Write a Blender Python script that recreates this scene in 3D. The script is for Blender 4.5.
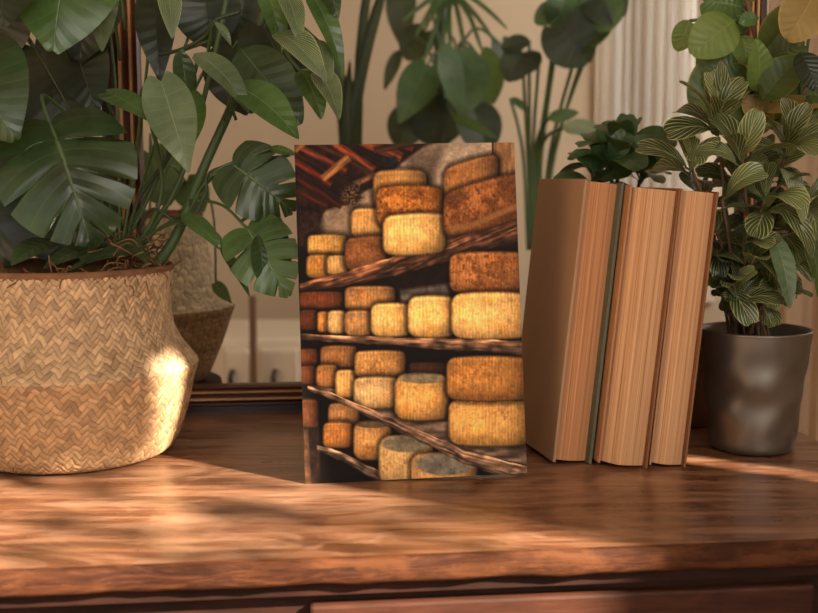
import bpy, math, random
import numpy as np
from mathutils import Vector, Matrix

for o in list(bpy.data.objects):
    bpy.data.objects.remove(o)
C = bpy.context.scene.collection
SC = bpy.context.scene

# ------------------------------------------------------------------ camera
T = 0.75                      # table height
CAMZ = T + 0.268
FPX = 1136.0
PITCH = math.atan((306.5 - 175.0) / FPX)
cam = bpy.data.cameras.new('camera')
cam.sensor_width = 36.0
cam.lens = FPX * 36.0 / 818.0
cam.clip_start = 0.02
cam.dof.use_dof = True
cam.dof.focus_distance = 1.04
cam.dof.aperture_fstop = 6.5
camo = bpy.data.objects.new('camera', cam)
camo.location = (0, 0, CAMZ)
camo.rotation_euler = (math.pi / 2 - PITCH, 0, 0)
C.objects.link(camo)
SC.camera = camo

# ------------------------------------------------------------------ view
SC.view_settings.view_transform = 'Standard'
SC.view_settings.look = 'None'
SC.view_settings.gamma = 1.0
SC.view_settings.use_curve_mapping = False
SC.view_settings.exposure = 0.0

# ------------------------------------------------------------------ world (hazy warm daylight)
w = bpy.data.worlds.new('world')
SC.world = w
w.use_nodes = True
bg = w.node_tree.nodes['Background']
bg.inputs[0].default_value = (1.0, 0.95, 0.88, 1)
bg.inputs[1].default_value = 0.88

# ------------------------------------------------------------------ sun
SUN_AZ = Vector((0.848, -0.530, 0)).normalized()
SUN_EL = math.radians(28)
sd = Vector((SUN_AZ.x * math.cos(SUN_EL), SUN_AZ.y * math.cos(SUN_EL), math.sin(SUN_EL)))
sl = bpy.data.lights.new('sun', 'SUN')
sl.energy = 26.0
sl.angle = math.radians(0.6)
sl.color = (1.0, 0.86, 0.68)
so = bpy.data.objects.new('sun', sl)
so.rotation_euler = sd.to_track_quat('Z', 'Y').to_euler()
so.location = (4, -2.5, 3)
C.objects.link(so)

# added soft fill lamp, high behind the camera, brightens the print and table
al = bpy.data.lights.new('window_daylight', 'AREA')
al.shape = 'RECTANGLE'; al.size = 1.6; al.size_y = 1.4
al.energy = 34.0
al.color = (1.0, 0.92, 0.82)
ao = bpy.data.objects.new('window_daylight', al)
ao.location = (0.9, -1.9, 2.2)
ao.rotation_euler = (Vector((0.9, -1.9, 2.2)) - Vector((0, 1.1, 0.85))).to_track_quat('Z', 'Y').to_euler()
C.objects.link(ao)
# added lamp by the right wall that brightens the far room
al2 = bpy.data.lights.new('far_window_daylight', 'AREA')
al2.shape = 'RECTANGLE'; al2.size = 1.1; al2.size_y = 1.6
al2.energy = 33.0
al2.color = (1.0, 0.95, 0.88)
ao2 = bpy.data.objects.new('far_window_daylight', al2)
ao2.location = (1.52, 2.45, 1.5)
ao2.rotation_euler = (Vector((1.52, 2.3, 1.5)) - Vector((-0.6, 2.3, 1.0))).to_track_quat('Z', 'Y').to_euler()
C.objects.link(ao2)

# ------------------------------------------------------------------ helpers
def s2l(c):
    return tuple((x / 255.0 / 12.92) if x / 255.0 <= 0.04045 else ((x / 255.0 + 0.055) / 1.055) ** 2.4 for x in c)

CP, SP = math.cos(PITCH), math.sin(PITCH)
def ray(px, py):
    u = (px - 409.0) / FPX; v = (306.5 - py) / FPX
    return Vector((u, CP + v * SP, -SP + v * CP))
def P(px, py, Y):
    """point at distance Y (world y) seen at pixel px, py"""
    r = ray(px, py); return Vector((r.x / r.y * Y, Y, CAMZ + r.z / r.y * Y))
def G(px, py, z=T):
    r = ray(px, py); k = (z - CAMZ) / r.z
    return Vector((r.x * k, r.y * k, z))
def pxm(Y):
    return FPX / Y

def mesh_obj(name, verts, faces, mat=None, parent=None, smooth=True, uv=None, loc=None):
    me = bpy.data.meshes.new(name)
    verts = np.asarray(verts, dtype=float)
    me.from_pydata([tuple(v) for v in verts], [], [tuple(int(i) for i in f) for f in faces])
    if uv is not None:
        l = me.uv_layers.new(name='UVMap')
        idx = np.empty(len(me.loops), dtype=np.int32)
        me.loops.foreach_get('vertex_index', idx)
        uvs = np.asarray(uv, dtype=np.float32)[idx]
        l.data.foreach_set('uv', uvs.ravel())
    if smooth:
        me.polygons.foreach_set('use_smooth', [True] * len(me.polygons))
    me.update()
    o = bpy.data.objects.new(name, me)
    C.objects.link(o)
    if mat is not None:
        for m in (mat if isinstance(mat, (list, tuple)) else [mat]):
            me.materials.append(m)
    if parent is not None:
        o.parent = parent
        o.matrix_parent_inverse = Matrix.Identity(4)
        o.location = -Vector(parent.location) if parent.parent is None else Vector((0, 0, 0))
    return o

def thing(name, label, cat, loc=(0, 0, 0), group=None):
    o = bpy.data.objects.new(name, None)
    o.location = loc; o.empty_display_size = 0.05
    C.objects.link(o)
    o['label'] = label; o['category'] = cat
    if group: o['group'] = group
    return o
def tag(o, label, cat, group=None):
    o['label'] = label; o['category'] = cat
    if group: o['group'] = group
    return o

class MB:
    def __init__(s): s.v = []; s.f = []
    def add(s, v, f):
        n = len(s.v); s.v += [Vector(p) for p in v]; s.f += [tuple(i + n for i in q) for q in f]; return s
    def box(s, lo, hi, M=None):
        v = [Vector((x, y, z)) for z in (lo[2], hi[2]) for y in (lo[1], hi[1]) for x in (lo[0], hi[0])]
        if M is not None: v = [M @ p for p in v]
        return s.add(v, [(0, 2, 3, 1), (4, 5, 7, 6), (0, 1, 5, 4), (2, 6, 7, 3), (0, 4, 6, 2), (1, 3, 7, 5)])
    def tube(s, pts, r, n=8, cap=True):
        pts = [Vector(p) for p in pts]
        rr = r if isinstance(r, (list, tuple)) else [r] * len(pts)
        v = []; f = []
        up = Vector((0.13, 0.3, 1)).normalized()
        for i, p in enumerate(pts):
            d = (pts[min(i + 1, len(pts) - 1)] - pts[max(i - 1, 0)]).normalized()
            a = d.cross(up)
            if a.length < 1e-3: a = d.cross(Vector((1, 0, 0)))
            a.normalize(); b = d.cross(a).normalized()
            up = a.cross(d).normalized() if abs(a.dot(up)) < 0.9 else up
            for k in range(n):
                t = 2 * math.pi * k / n
                v.append(p + (a * math.cos(t) + b * math.sin(t)) * rr[i])
        for i in range(len(pts) - 1):
            for k in range(n):
                k2 = (k + 1) % n
                f.append((i * n + k, i * n + k2, (i + 1) * n + k2, (i + 1) * n + k))
        if cap:
            f.append(tuple(range(n - 1, -1, -1))); f.append(tuple((len(pts) - 1) * n + k for k in range(n)))
        return s.add(v, f)
    def lathe(s, prof, c, n=48, cap0=False, cap1=False):
        v = []; f = []
        for (r, z) in prof:
            for k in range(n):
                t = 2 * math.pi * k / n
                v.append((c[0] + r * math.cos(t), c[1] + r * math.sin(t), c[2] + z))
        for i in range(len(prof) - 1):
            for k in range(n):
                k2 = (k + 1) % n
                f.append((i * n + k, i * n + k2, (i + 1) * n + k2, (i + 1) * n + k))
        if cap0: f.append(tuple(range(n - 1, -1, -1)))
        if cap1: f.append(tuple((len(prof) - 1) * n + k for k in range(n)))
        return s.add(v, f)
    def build(s, name, mat, parent=None, smooth=False, bevel=0):
        o = mesh_obj(name, s.v, s.f, mat, parent, smooth)
        if bevel:
            m = o.modifiers.new('bevel', 'BEVEL'); m.width = bevel; m.segments = 2; m.limit_method = 'ANGLE'
        return o

def bez(p0, p1, p2, n=10):
    p0, p1, p2 = Vector(p0), Vector(p1), Vector(p2)
    return [(1 - t) ** 2 * p0 + 2 * t * (1 - t) * p1 + t * t * p2 for t in [i / n for i in range(n + 1)]]
def spline(pts, n=6):
    pts = [Vector(p) for p in pts]
    out = []
    for i in range(len(pts) - 1):
        a = pts[max(i - 1, 0)]; b = pts[i]; c = pts[i + 1]; d = pts[min(i + 2, len(pts) - 1)]
        for k in range(n):
            t = k / n
            out.append(0.5 * ((2 * b) + (c - a) * t + (2 * a - 5 * b + 4 * c - d) * t * t + (-a + 3 * b - 3 * c + d) * t ** 3))
    out.append(pts[-1])
    return out

# ------------------------------------------------------------------ materials
class N:
    def __init__(s, name):
        s.m = bpy.data.materials.new(name); s.m.use_nodes = True
        s.t = s.m.node_tree; s.p = s.t.nodes['Principled BSDF']; s.out = s.t.nodes['Material Output']
    def n(s, typ, **kw):
        nd = s.t.nodes.new(typ)
        for k, v in kw.items(): setattr(nd, k, v)
        return nd
    def l(s, a, b): s.t.links.new(a, b)
    def val(s, nd, i, v):
        if hasattr(v, 'is_output'): s.l(v, nd.inputs[i])
        else: nd.inputs[i].default_value = v
    def math(s, op, a, b=0.0, c=0.0, clamp=False):
        nd = s.n('ShaderNodeMath', operation=op, use_clamp=clamp)
        s.val(nd, 0, a); s.val(nd, 1, b)
        if op in ('MULTIPLY_ADD', 'COMPARE'): s.val(nd, 2, c)
        return nd.outputs[0]
    def mix(s, f, a, b, blend='MIX'):
        nd = s.n('ShaderNodeMix', data_type='RGBA', blend_type=blend)
        s.val(nd, 0, f)
        for i, v in ((6, a), (7, b)):
            if hasattr(v, 'is_output'): s.l(v, nd.inputs[i])
            else: nd.inputs[i].default_value = (*v[:3], 1)
        return nd.outputs[2]
    def coord(s, kind='Object', scale=(1, 1, 1), rot=(0, 0, 0)):
        tc = s.n('ShaderNodeTexCoord'); mp = s.n('ShaderNodeMapping')
        mp.inputs['Scale'].default_value = scale; mp.inputs['Rotation'].default_value = rot
        s.l(tc.outputs[kind], mp.inputs[0]); return mp.outputs[0]
    def noise(s, vec, scale=5, detail=4, rough=0.5, dist=0.0):
        nd = s.n('ShaderNodeTexNoise')
        s.l(vec, nd.inputs['Vector']); nd.inputs['Scale'].default_value = scale
        nd.inputs['Detail'].default_value = detail; nd.inputs['Roughness'].default_value = rough
        nd.inputs['Distortion'].default_value = dist
        return nd.outputs[0]
    def ramp(s, f, stops):
        nd = s.n('ShaderNodeValToRGB'); e = nd.color_ramp.elements
        while len(e) < len(stops): e.new(0.5)
        for i, (p, c) in enumerate(stops):
            e[i].position = p; e[i].color = (*c[:3], 1)
        s.l(f, nd.inputs[0]); return nd.outputs[0]
    def bump(s, h, strength=0.3, dist=0.01):
        nd = s.n('ShaderNodeBump'); nd.inputs['Strength'].default_value = strength; nd.inputs['Distance'].default_value = dist
        s.l(h, nd.inputs['Height']); s.l(nd.outputs[0], s.p.inputs['Normal'])
    def col(s, c):
        if hasattr(c, 'is_output'): s.l(c, s.p.inputs['Base Color'])
        else: s.p.inputs['Base Color'].default_value = (*c[:3], 1)
    def set(s, rough=None, metal=None, spec=None, coat=None):
        if rough is not None: s.val(s.p, 'Roughness', rough)
        if metal is not None: s.p.inputs['Metallic'].default_value = metal
        if spec is not None: s.p.inputs['Specular IOR Level'].default_value = spec
        if coat is not None: s.p.inputs['Coat Weight'].default_value = coat; s.p.inputs['Coat Roughness'].default_value = 0.2

def plain(name, rgb, rough=0.6, var=0.15, scale=8, metal=0.0, spec=0.5, bump=0.0):
    k = N(name); c = s2l(rgb)
    nz = k.noise(k.coord(), scale, 4)
    k.col(k.mix(nz, [x * (1 - var) for x in c], [min(1, x * (1 + var)) for x in c]))
    k.set(rough, metal, spec)
    if bump: k.bump(nz, bump, 0.005)
    return k.m

def wood(name, dark, mid, light, scale=(2, 22, 22), rough=0.35, bump=0.25, spec=0.5, wear=None):
    k = N(name)
    v = k.coord('Object', scale)
    a = k.noise(v, 1.6, 8, 0.62, 1.2)
    v2 = k.coord('Object', (scale[0] * 3, scale[1] * 7, scale[2] * 7))
    b = k.noise(v2, 1.5, 5, 0.6)
    h = k.math('MULTIPLY_ADD', b, 0.35, k.math('MULTIPLY', a, 0.72))
    c = k.ramp(h, [(0.33, s2l(dark)), (0.52, s2l(mid)), (0.72, s2l(light))])
    v3 = k.coord('Object', (3, 5, 5))
    st = k.noise(v3, 1.3, 5, 0.6, 0.8)
    c = k.mix(k.math('MULTIPLY', k.math('SUBTRACT', st, 0.42, clamp=True), 1.6, clamp=True), c, s2l(light))
    if wear:
        g = k.noise(k.coord('Object', (14, 30, 40)), 1.5, 6, 0.7)
        c = k.mix(k.ramp(g, [(0.5, (0, 0, 0)), (0.62, (1, 1, 1))]), c, s2l(wear))
    k.col(c)
    k.set(k.math('MULTIPLY_ADD', st, 0.25, rough - 0.12), 0, spec)
    k.bump(h, bump, 0.002)
    return k.m

def leafmat(name, dark, light, vein, nveins=9, style='plain', rough=0.38, trans=0.25, edge=None, midw=0.035):
    k = N(name)
    uv = k.n('ShaderNodeUVMap'); uv.uv_map = 'UVMap'
    sp = k.n('ShaderNodeSeparateXYZ'); k.l(uv.outputs[0], sp.inputs[0])
    s_, t_ = sp.outputs[0], sp.outputs[1]
    at = k.math('ABSOLUTE', t_)
    nz = k.noise(k.coord('Object', (1, 1, 1)), 22, 4, 0.6)
    base = k.mix(k.ramp(nz, [(0.3, (0, 0, 0)), (0.72, (1, 1, 1))]), s2l(dark), s2l(light))
    sw = k.math('MULTIPLY', s_, float(nveins))
    if style == 'varieg': sw = k.math('SUBTRACT', k.math('ADD', sw, 20.0), k.math('MULTIPLY', at, nveins * 0.42))
    fr = k.math('FRACT', sw)
    dv = k.math('ABSOLUTE', k.math('SUBTRACT', fr, 0.5))
    if style == 'plain':
        side = k.math('SUBTRACT', 1.0, k.math('DIVIDE', dv, 0.07), clamp=True)
        side = k.math('MULTIPLY', side, 0.16)
    else:
        wv = k.math('MULTIPLY_ADD', at, 0.10, 0.08)
        side = k.math('SUBTRACT', 1.0, k.math('DIVIDE', dv, wv), clamp=True)
        side = k.math('MULTIPLY', k.math('MULTIPLY', side, k.math('ADD', nz, 0.3)), 1.5, clamp=True)
    mid = k.math('SUBTRACT', 1.0, k.math('DIVIDE', at, midw), clamp=True)
    vm = k.math('MAXIMUM', side, k.math('MULTIPLY', mid, 0.8))
    c = k.mix(vm, base, s2l(vein))
    if edge is not None:
        e = k.math('MULTIPLY', k.math('SUBTRACT', at, 0.9, clamp=True), 10.0, clamp=True)
        c = k.mix(e, c, s2l(edge))
    k.col(c); k.set(rough, 0, 0.5)
    k.bump(k.math('ADD', k.math('MULTIPLY', mid, -0.6), k.math('MULTIPLY', dv, 0.8)), 0.35, 0.003)
    tr = k.n('ShaderNodeBsdfTranslucent'); k.l(k.mix(0.35, c, s2l((190, 200, 60))), tr.inputs[0])
    mx = k.n('ShaderNodeMixShader'); mx.inputs[0].default_value = trans
    k.l(k.p.outputs[0], mx.inputs[1]); k.l(tr.outputs[0], mx.inputs[2]); k.l(mx.outputs[0], k.out.inputs[0])
    return k.m

M = {}
k = N('table_wood')
v1 = k.coord('Object', (2.2, 20, 20)); a = k.noise(v1, 1.6, 9, 0.66, 2.2)
b = k.noise(k.coord('Object', (7, 120, 60)), 1.5, 5, 0.65, 0.6)
h = k.math('MULTIPLY_ADD', b, 0.4, k.math('MULTIPLY', a, 0.68))
c = k.ramp(h, [(0.34, s2l((48, 27, 18))), (0.52, s2l((108, 68, 45))), (0.70, s2l((154, 110, 82)))])
st = k.noise(k.coord('Object', (3.2, 8, 5)), 2.2, 7, 0.68, 1.6)
c = k.mix(k.ramp(st, [(0.47, (0, 0, 0)), (0.66, (0.75, 0.75, 0.75))]), c, s2l((170, 130, 102)))
c = k.mix(k.ramp(st, [(0.30, (0.55, 0.55, 0.55)), (0.42, (0, 0, 0))]), c, s2l((70, 40, 26)))
k.col(c); k.set(k.ramp(st, [(0.35, (0.26,) * 3), (0.62, (0.44,) * 3)]), 0, 0.55); k.bump(k.math('ADD', h, st), 0.12, 0.002); k.set(coat=0.35)
M['table'] = k.m
M['edge'] = wood('worn_edge_wood', (24, 11, 6), (56, 29, 16), (100, 58, 34), (9, 40, 90), 0.72, 0.9, spec=0.15, wear=(92, 54, 30))  # worn wood, base also darkened to put front-edge shade into the colour
M['apron'] = wood('dark_apron_wood', (18, 10, 8), (38, 20, 14), (58, 32, 22), (2, 30, 30), 0.6, 0.2, spec=0.15)
M['drawer'] = wood('drawer_wood', (32, 15, 10), (58, 30, 19), (82, 46, 30), (2, 30, 30), 0.6, 0.2, spec=0.2)
M['wall'] = plain('plaster_wall', (192, 174, 150), 0.9, 0.06, 1.2, spec=0.1)
M['floor'] = wood('floor_boards', (70, 45, 30), (110, 75, 50), (140, 100, 70), (1, 8, 8), 0.5, 0.2)
M['steel'] = plain('pewter_metal', (122, 114, 105), 0.44, 0.2, 14, metal=0.85)
M['soil'] = plain('potting_soil', (42, 28, 20), 0.95, 0.4, 60, spec=0.1, bump=0.8)
M['terracotta'] = plain('clay_pot', (120, 84, 62), 0.8, 0.15, 12)
M['fibre'] = plain('dry_fibre', (126, 92, 66), 0.9, 0.5, 90, spec=0.1)
M['white_paint'] = plain('cream_paint', (214, 200, 178), 0.6, 0.04, 4)
M['dark_metal'] = plain('dark_handle_metal', (50, 40, 34), 0.5, 0.1, 8)
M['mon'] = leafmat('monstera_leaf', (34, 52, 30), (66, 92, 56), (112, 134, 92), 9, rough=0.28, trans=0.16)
M['mon_dark'] = leafmat('shade_monstera_leaf', (16, 26, 16), (34, 50, 30), (52, 70, 42), 9, rough=0.4, trans=0.08)  # shaded copy of the leaf green, deep shadow put into the colour
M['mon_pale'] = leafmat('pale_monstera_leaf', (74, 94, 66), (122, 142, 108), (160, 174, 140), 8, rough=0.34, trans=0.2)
M['mon_mid'] = leafmat('green_monstera_leaf', (52, 82, 42), (88, 122, 66), (130, 156, 104), 8, rough=0.27, trans=0.22)
M['streak'] = leafmat('streaked_leaf', (56, 80, 48), (108, 132, 88), (176, 186, 150), 14, 'varieg', 0.32, 0.2, edge=(170, 180, 140))
M['var'] = leafmat('variegated_leaf', (26, 44, 22), (62, 84, 42), (186, 182, 134), 6, 'varieg', 0.30, 0.2, edge=(170, 170, 118), midw=0.07)
M['var_lit'] = leafmat('light_variegated_leaf', (52, 76, 38), (108, 128, 72), (208, 202, 156), 7, 'varieg', 0.30, 0.25, edge=(192, 188, 138), midw=0.07)
M['succ'] = leafmat('peperomia_leaf', (38, 62, 36), (76, 104, 62), (110, 134, 90), 6, rough=0.34, trans=0.15, edge=(80, 104, 58))
M['broad'] = leafmat('broad_olive_leaf', (44, 66, 30), (82, 104, 50), (120, 134, 76), 8, rough=0.4, trans=0.35, edge=(130, 128, 70))
M['broad_tan'] = leafmat('tan_translucent_leaf', (150, 122, 64), (186, 156, 92), (206, 182, 120), 8, rough=0.5, trans=0.4, edge=(196, 170, 100))
M['broad_light'] = leafmat('light_green_leaf', (94, 124, 62), (140, 162, 84), (170, 186, 110), 8, rough=0.4, trans=0.4)
M['far'] = leafmat('far_leaf', (44, 74, 44), (78, 112, 66), (104, 134, 86), 7, rough=0.45, trans=0.2)
M['far_dark'] = leafmat('far_dark_leaf', (28, 42, 28), (48, 66, 42), (70, 88, 58), 7, rough=0.5, trans=0.12)
M['far_pale'] = leafmat('far_pale_leaf', (110, 130, 104), (150, 166, 138), (176, 188, 160), 7, rough=0.4, trans=0.25)
M['stem'] = plain('green_stem', (74, 96, 54), 0.5, 0.2, 20)
M['stem_dark'] = plain('dark_stem', (48, 62, 38), 0.5, 0.25, 20)
M['stem_brown'] = plain('brown_stem', (104, 76, 52), 0.7, 0.25, 30)

# ------------------------------------------------------------------ setting
def structure(o): o['kind'] = 'structure'; return o
WX = 1.6
structure(MB().box((-2.4, -2.2, -0.02), (WX + 0.1, 3.4, 0)).build('floor', M['floor']))
bx0, bx1 = P(612, 100, 3.3).x, P(702, 100, 3.3).x
structure(MB().box((-2.4, 3.3, 0), (bx0, 3.4, 2.7)).box((bx1, 3.3, 0), (WX + 0.1, 3.4, 2.7)).box((bx0, 3.3, 0), (bx1, 3.4, 0.7)).box((bx0, 3.3, 2.3), (bx1, 3.4, 2.7)).build('wall_back', M['wall']))
structure(MB().box((bx0 - 0.05, 3.285, 0.65), (bx0, 3.3, 2.35)).box((bx1, 3.285, 0.65), (bx1 + 0.05, 3.3, 2.35)).box((bx0, 3.285, 0.65), (bx1, 3.3, 0.7)).box((bx0, 3.285, 2.3), (bx1, 3.3, 2.35)).build('window_2', M['white_paint']))
structure(MB().box((-2.5, -2.2, 0), (-2.4, 3.4, 2.7)).build('wall_left', M['wall']))
structure(MB().box((-2.5, -2.2, 2.7), (WX + 0.1, 3.4, 2.78)).build('ceiling', M['white_paint']))
# right wall with two openings: the window that lets the sun onto the table, and an unseen narrow slot added for a streak of sun
def wall_with_holes(name, x0, x1, ylo, yhi, z1, holes, mat):
    ys = sorted({ylo, yhi, *[h[0] for h in holes], *[h[1] for h in holes]})
    zs = sorted({0.0, z1, *[h[2] for h in holes], *[h[3] for h in holes]})
    mb = MB()
    for a, b in zip(ys[:-1], ys[1:]):
        for c, d in zip(zs[:-1], zs[1:]):
            ym, zm = (a + b) / 2, (c + d) / 2
            if any(h[0] < ym < h[1] and h[2] < zm < h[3] for h in holes): continue
            mb.box((x0, a, c), (x1, b, d))
    return mb.build(name, mat)
HOLES = [(-1.25, -0.07, 1.25, 2.01), (0.185, 0.235, 1.50, 1.62)]
structure(wall_with_holes('wall_right', WX, WX + 0.03, -2.2, 3.4, 2.7, HOLES, M['wall']))
for i, h in enumerate((HOLES[0],)):
    mb = MB(); x0, x1 = WX - 0.02, WX + 0.03
    mb.box((x0, h[0] - 0.04, h[2] - 0.04), (x1 - 0.032, h[1] + 0.04, h[2])); mb.box((x0, h[0] - 0.04, h[3]), (x1 - 0.032, h[1] + 0.04, h[3] + 0.04))
    mb.box((x0, h[0] - 0.04, h[2]), (x1 - 0.032, h[0], h[3])); mb.box((x0, h[1], h[2]), (x1 - 0.032, h[1] + 0.04, h[3]))
    mb.box((x0, (h[0] + h[1]) / 2 - 0.012, h[2]), (x1 - 0.02, (h[0] + h[1]) / 2 + 0.012, h[3]))
    structure(mb.build('window_%d' % (i + 1), M['white_paint']))

# ------------------------------------------------------------------ table
YAW = math.atan(0.113)
TM = Matrix.Translation((0, 0.777, T)) @ Matrix.Rotation(YAW, 4, 'Z')   # local x along front edge, y to the back
TMI = TM.inverted()
def TL(x, y, z=0): return TM @ Vector((x, y, z))
BACK = 0.548
rloc = TMI @ G(804, 434)
XR = rloc.x
XL = -0.85
table = thing('wooden_table', 'brown wooden table with a glossy worn top and rough front edge, holding everything in front', 'table', (0, 1.05, 0))
# top slab: slightly wavy front edge
nx = 240
rows = []
rnd = random.Random(3)
ph = [(rnd.uniform(6, 90), rnd.uniform(0, 6.28), rnd.uniform(0.2, 1)) for _ in range(14)]
def wav(x): return sum(a * math.sin(f * x + p) for f, p, a in ph) / 7
TH = 0.0195
prof = [(BACK, -TH), (BACK, 0), (0.30, 0), (0.05, 0), (0.006, 0.0), (0.002, -0.0010), (0.0, -0.004), (0.001, -0.010), (0.0, -0.0155), (0.003, -TH), (0.05, -TH)]
v = []; f = []
for i in range(nx + 1):
    x = XL + (XR - XL) * i / nx
    for j, (y, z) in enumerate(prof):
        fr = j in (5, 6, 7, 8, 9)
        dy = (0.0022 * wav(x * 1.0) + 0.0012 * math.sin(x * 130 + j * 1.7) * math.sin(x * 37 + j)) if fr else 0
        dz = (0.0012 * wav(x * 1.7 + j)) if j in (6, 7, 8, 9) else 0
        v.append(TL(x, y + dy, z + dz))
m_ = len(prof)
for i in range(nx):
    for j in range(m_):
        j2 = (j + 1) % m_
        f.append((i * m_ + j, i * m_ + j2, (i + 1) * m_ + j2, (i + 1) * m_ + j))
f.append(tuple(range(m_))); f.append(tuple(nx * m_ + j for j in range(m_ - 1, -1, -1)))
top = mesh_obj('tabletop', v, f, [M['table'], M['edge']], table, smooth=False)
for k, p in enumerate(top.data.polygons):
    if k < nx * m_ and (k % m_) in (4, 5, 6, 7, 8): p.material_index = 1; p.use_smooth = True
MB().box((XL + 0.03, 0.012, -0.030), (XR - 0.02, 0.028, -TH), TM).box((XL + 0.03, 0.028, -0.13), (XR - 0.03, 0.046, -TH), TM).box((XL + 0.03, BACK - 0.05, -0.13), (XR - 0.03, BACK - 0.03, -TH), TM).build('apron', M['apron'], table)
MB().box((-0.07, 0.018, -0.13), (0.312, 0.030, -0.040), TM).build('drawer', M['drawer'], table, bevel=0.003)
for x in (XL + 0.06, XR - 0.06):
    for y in (0.06, BACK - 0.06):
        c = TL(x, y)
        MB().lathe([(0.016, 0.0), (0.02, 0.3), (0.026, T - 0.16), (0.026, T - TH - 0.002)], (c.x, c.y, 0), 16, True, True).build('leg', M['apron'], table, smooth=True)

# ------------------------------------------------------------------ big mirror frame, glass left out, standing on the back of the table
def frame_mat():
    k = N('gilt_striped_frame')
    at = k.n('ShaderNodeUVMap'); at.uv_map = 'UVMap'
    sp = k.n('ShaderNodeSeparateXYZ'); k.l(at.outputs[0], sp.inputs[0])
    u = sp.outputs[0]
    c = k.ramp(u, [(0.0, s2l((70, 34, 26))), (0.16, s2l((96, 46, 34))), (0.19, s2l((214, 160, 104))), (0.26, s2l((214, 160, 104))), (0.28, s2l((84, 40, 30))),
                   (0.42, s2l((100, 46, 32))), (0.45, s2l((224, 172, 112))), (0.54, s2l((224, 172, 112))), (0.56, s2l((40, 22, 20))),
                   (0.66, s2l((92, 52, 34))), (0.74, s2l((36, 20, 20))), (1.0, s2l((30, 20, 22)))])
    nz = k.noise(k.coord('Object', (1, 1, 1)), 40, 4)
    k.col(k.mix(k.math('MULTIPLY', nz, 0.5), c, s2l((70, 34, 24))))
    k.set(0.35, 0, 0.5); return k.m
M['frame'] = frame_mat()
FY = TMI @ G(245, 412.5)
FYL = FY.y
flx = (TMI @ P(145, 240, 1.27)).x      # inner edge of left stile
frx = (TMI @ P(748, 60, 1.33)).x
frame = thing('picture_frame', 'large dark red-brown frame with thin gilt stripes standing along the back of the table', 'frame', TL(0, FYL))
FW = 0.042; FTOP = 0.62; FB = 0.030
def moulding(name, a_out, b_out, a_in, b_in, depth0, flip=1):
    """strip between outer line a_out-b_out and inner line a_in-b_in; stepped relief, width param u 0(inner)..1(outer)"""
    prof = [(0.0, 0.010), (0.06, 0.004), (0.17, 0.006), (0.19, 0.0), (0.25, 0.0), (0.28, 0.006), (0.42, 0.007), (0.45, 0.001), (0.53, 0.001), (0.56, 0.008),
            (0.66, 0.004), (0.74, 0.004), (0.8, 0.009), (1.0, 0.009), (1.0, 0.024), (0.0, 0.024)]
    v = []; uv = []; f = []
    for (o_, i_) in ((a_out, a_in), (b_out, b_in)):
        for (u, d) in prof:
            x = i_[0] + (o_[0] - i_[0]) * u; z = i_[1] + (o_[1] - i_[1]) * u
            v.append(TL(x, FYL + d, z)); uv.append((u, 0))
    n = len(prof)
    for j in range(n):
        j2 = (j + 1) % n
        f.append((j, j2, n + j2, n + j))
    f.append(tuple(range(n))); f.append(tuple(range(2 * n - 1, n - 1, -1)))
    return mesh_obj(name, v, f, M['frame'], frame, smooth=False, uv=uv)
xl0, xl1 = flx - FW, flx
xr0, xr1 = frx, frx + FW * 0.62
z0 = 0.0; zb = FB; zt = FTOP
moulding('bottom_rail', (xl0, z0), (xr1, z0), (xl1, zb), (xr0, zb), 0)
moulding('left_stile', (xl0, z0), (xl0, zt + FW), (xl1, zb), (xl1, zt), 0)
moulding('right_stile', (xr1, z0), (xr1, zt + FW), (xr0, zb), (xr0, zt), 0)
moulding('top_rail', (xl0, zt + FW), (xr1, zt + FW), (xl1, zt), (xr0, zt), 0)

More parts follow.
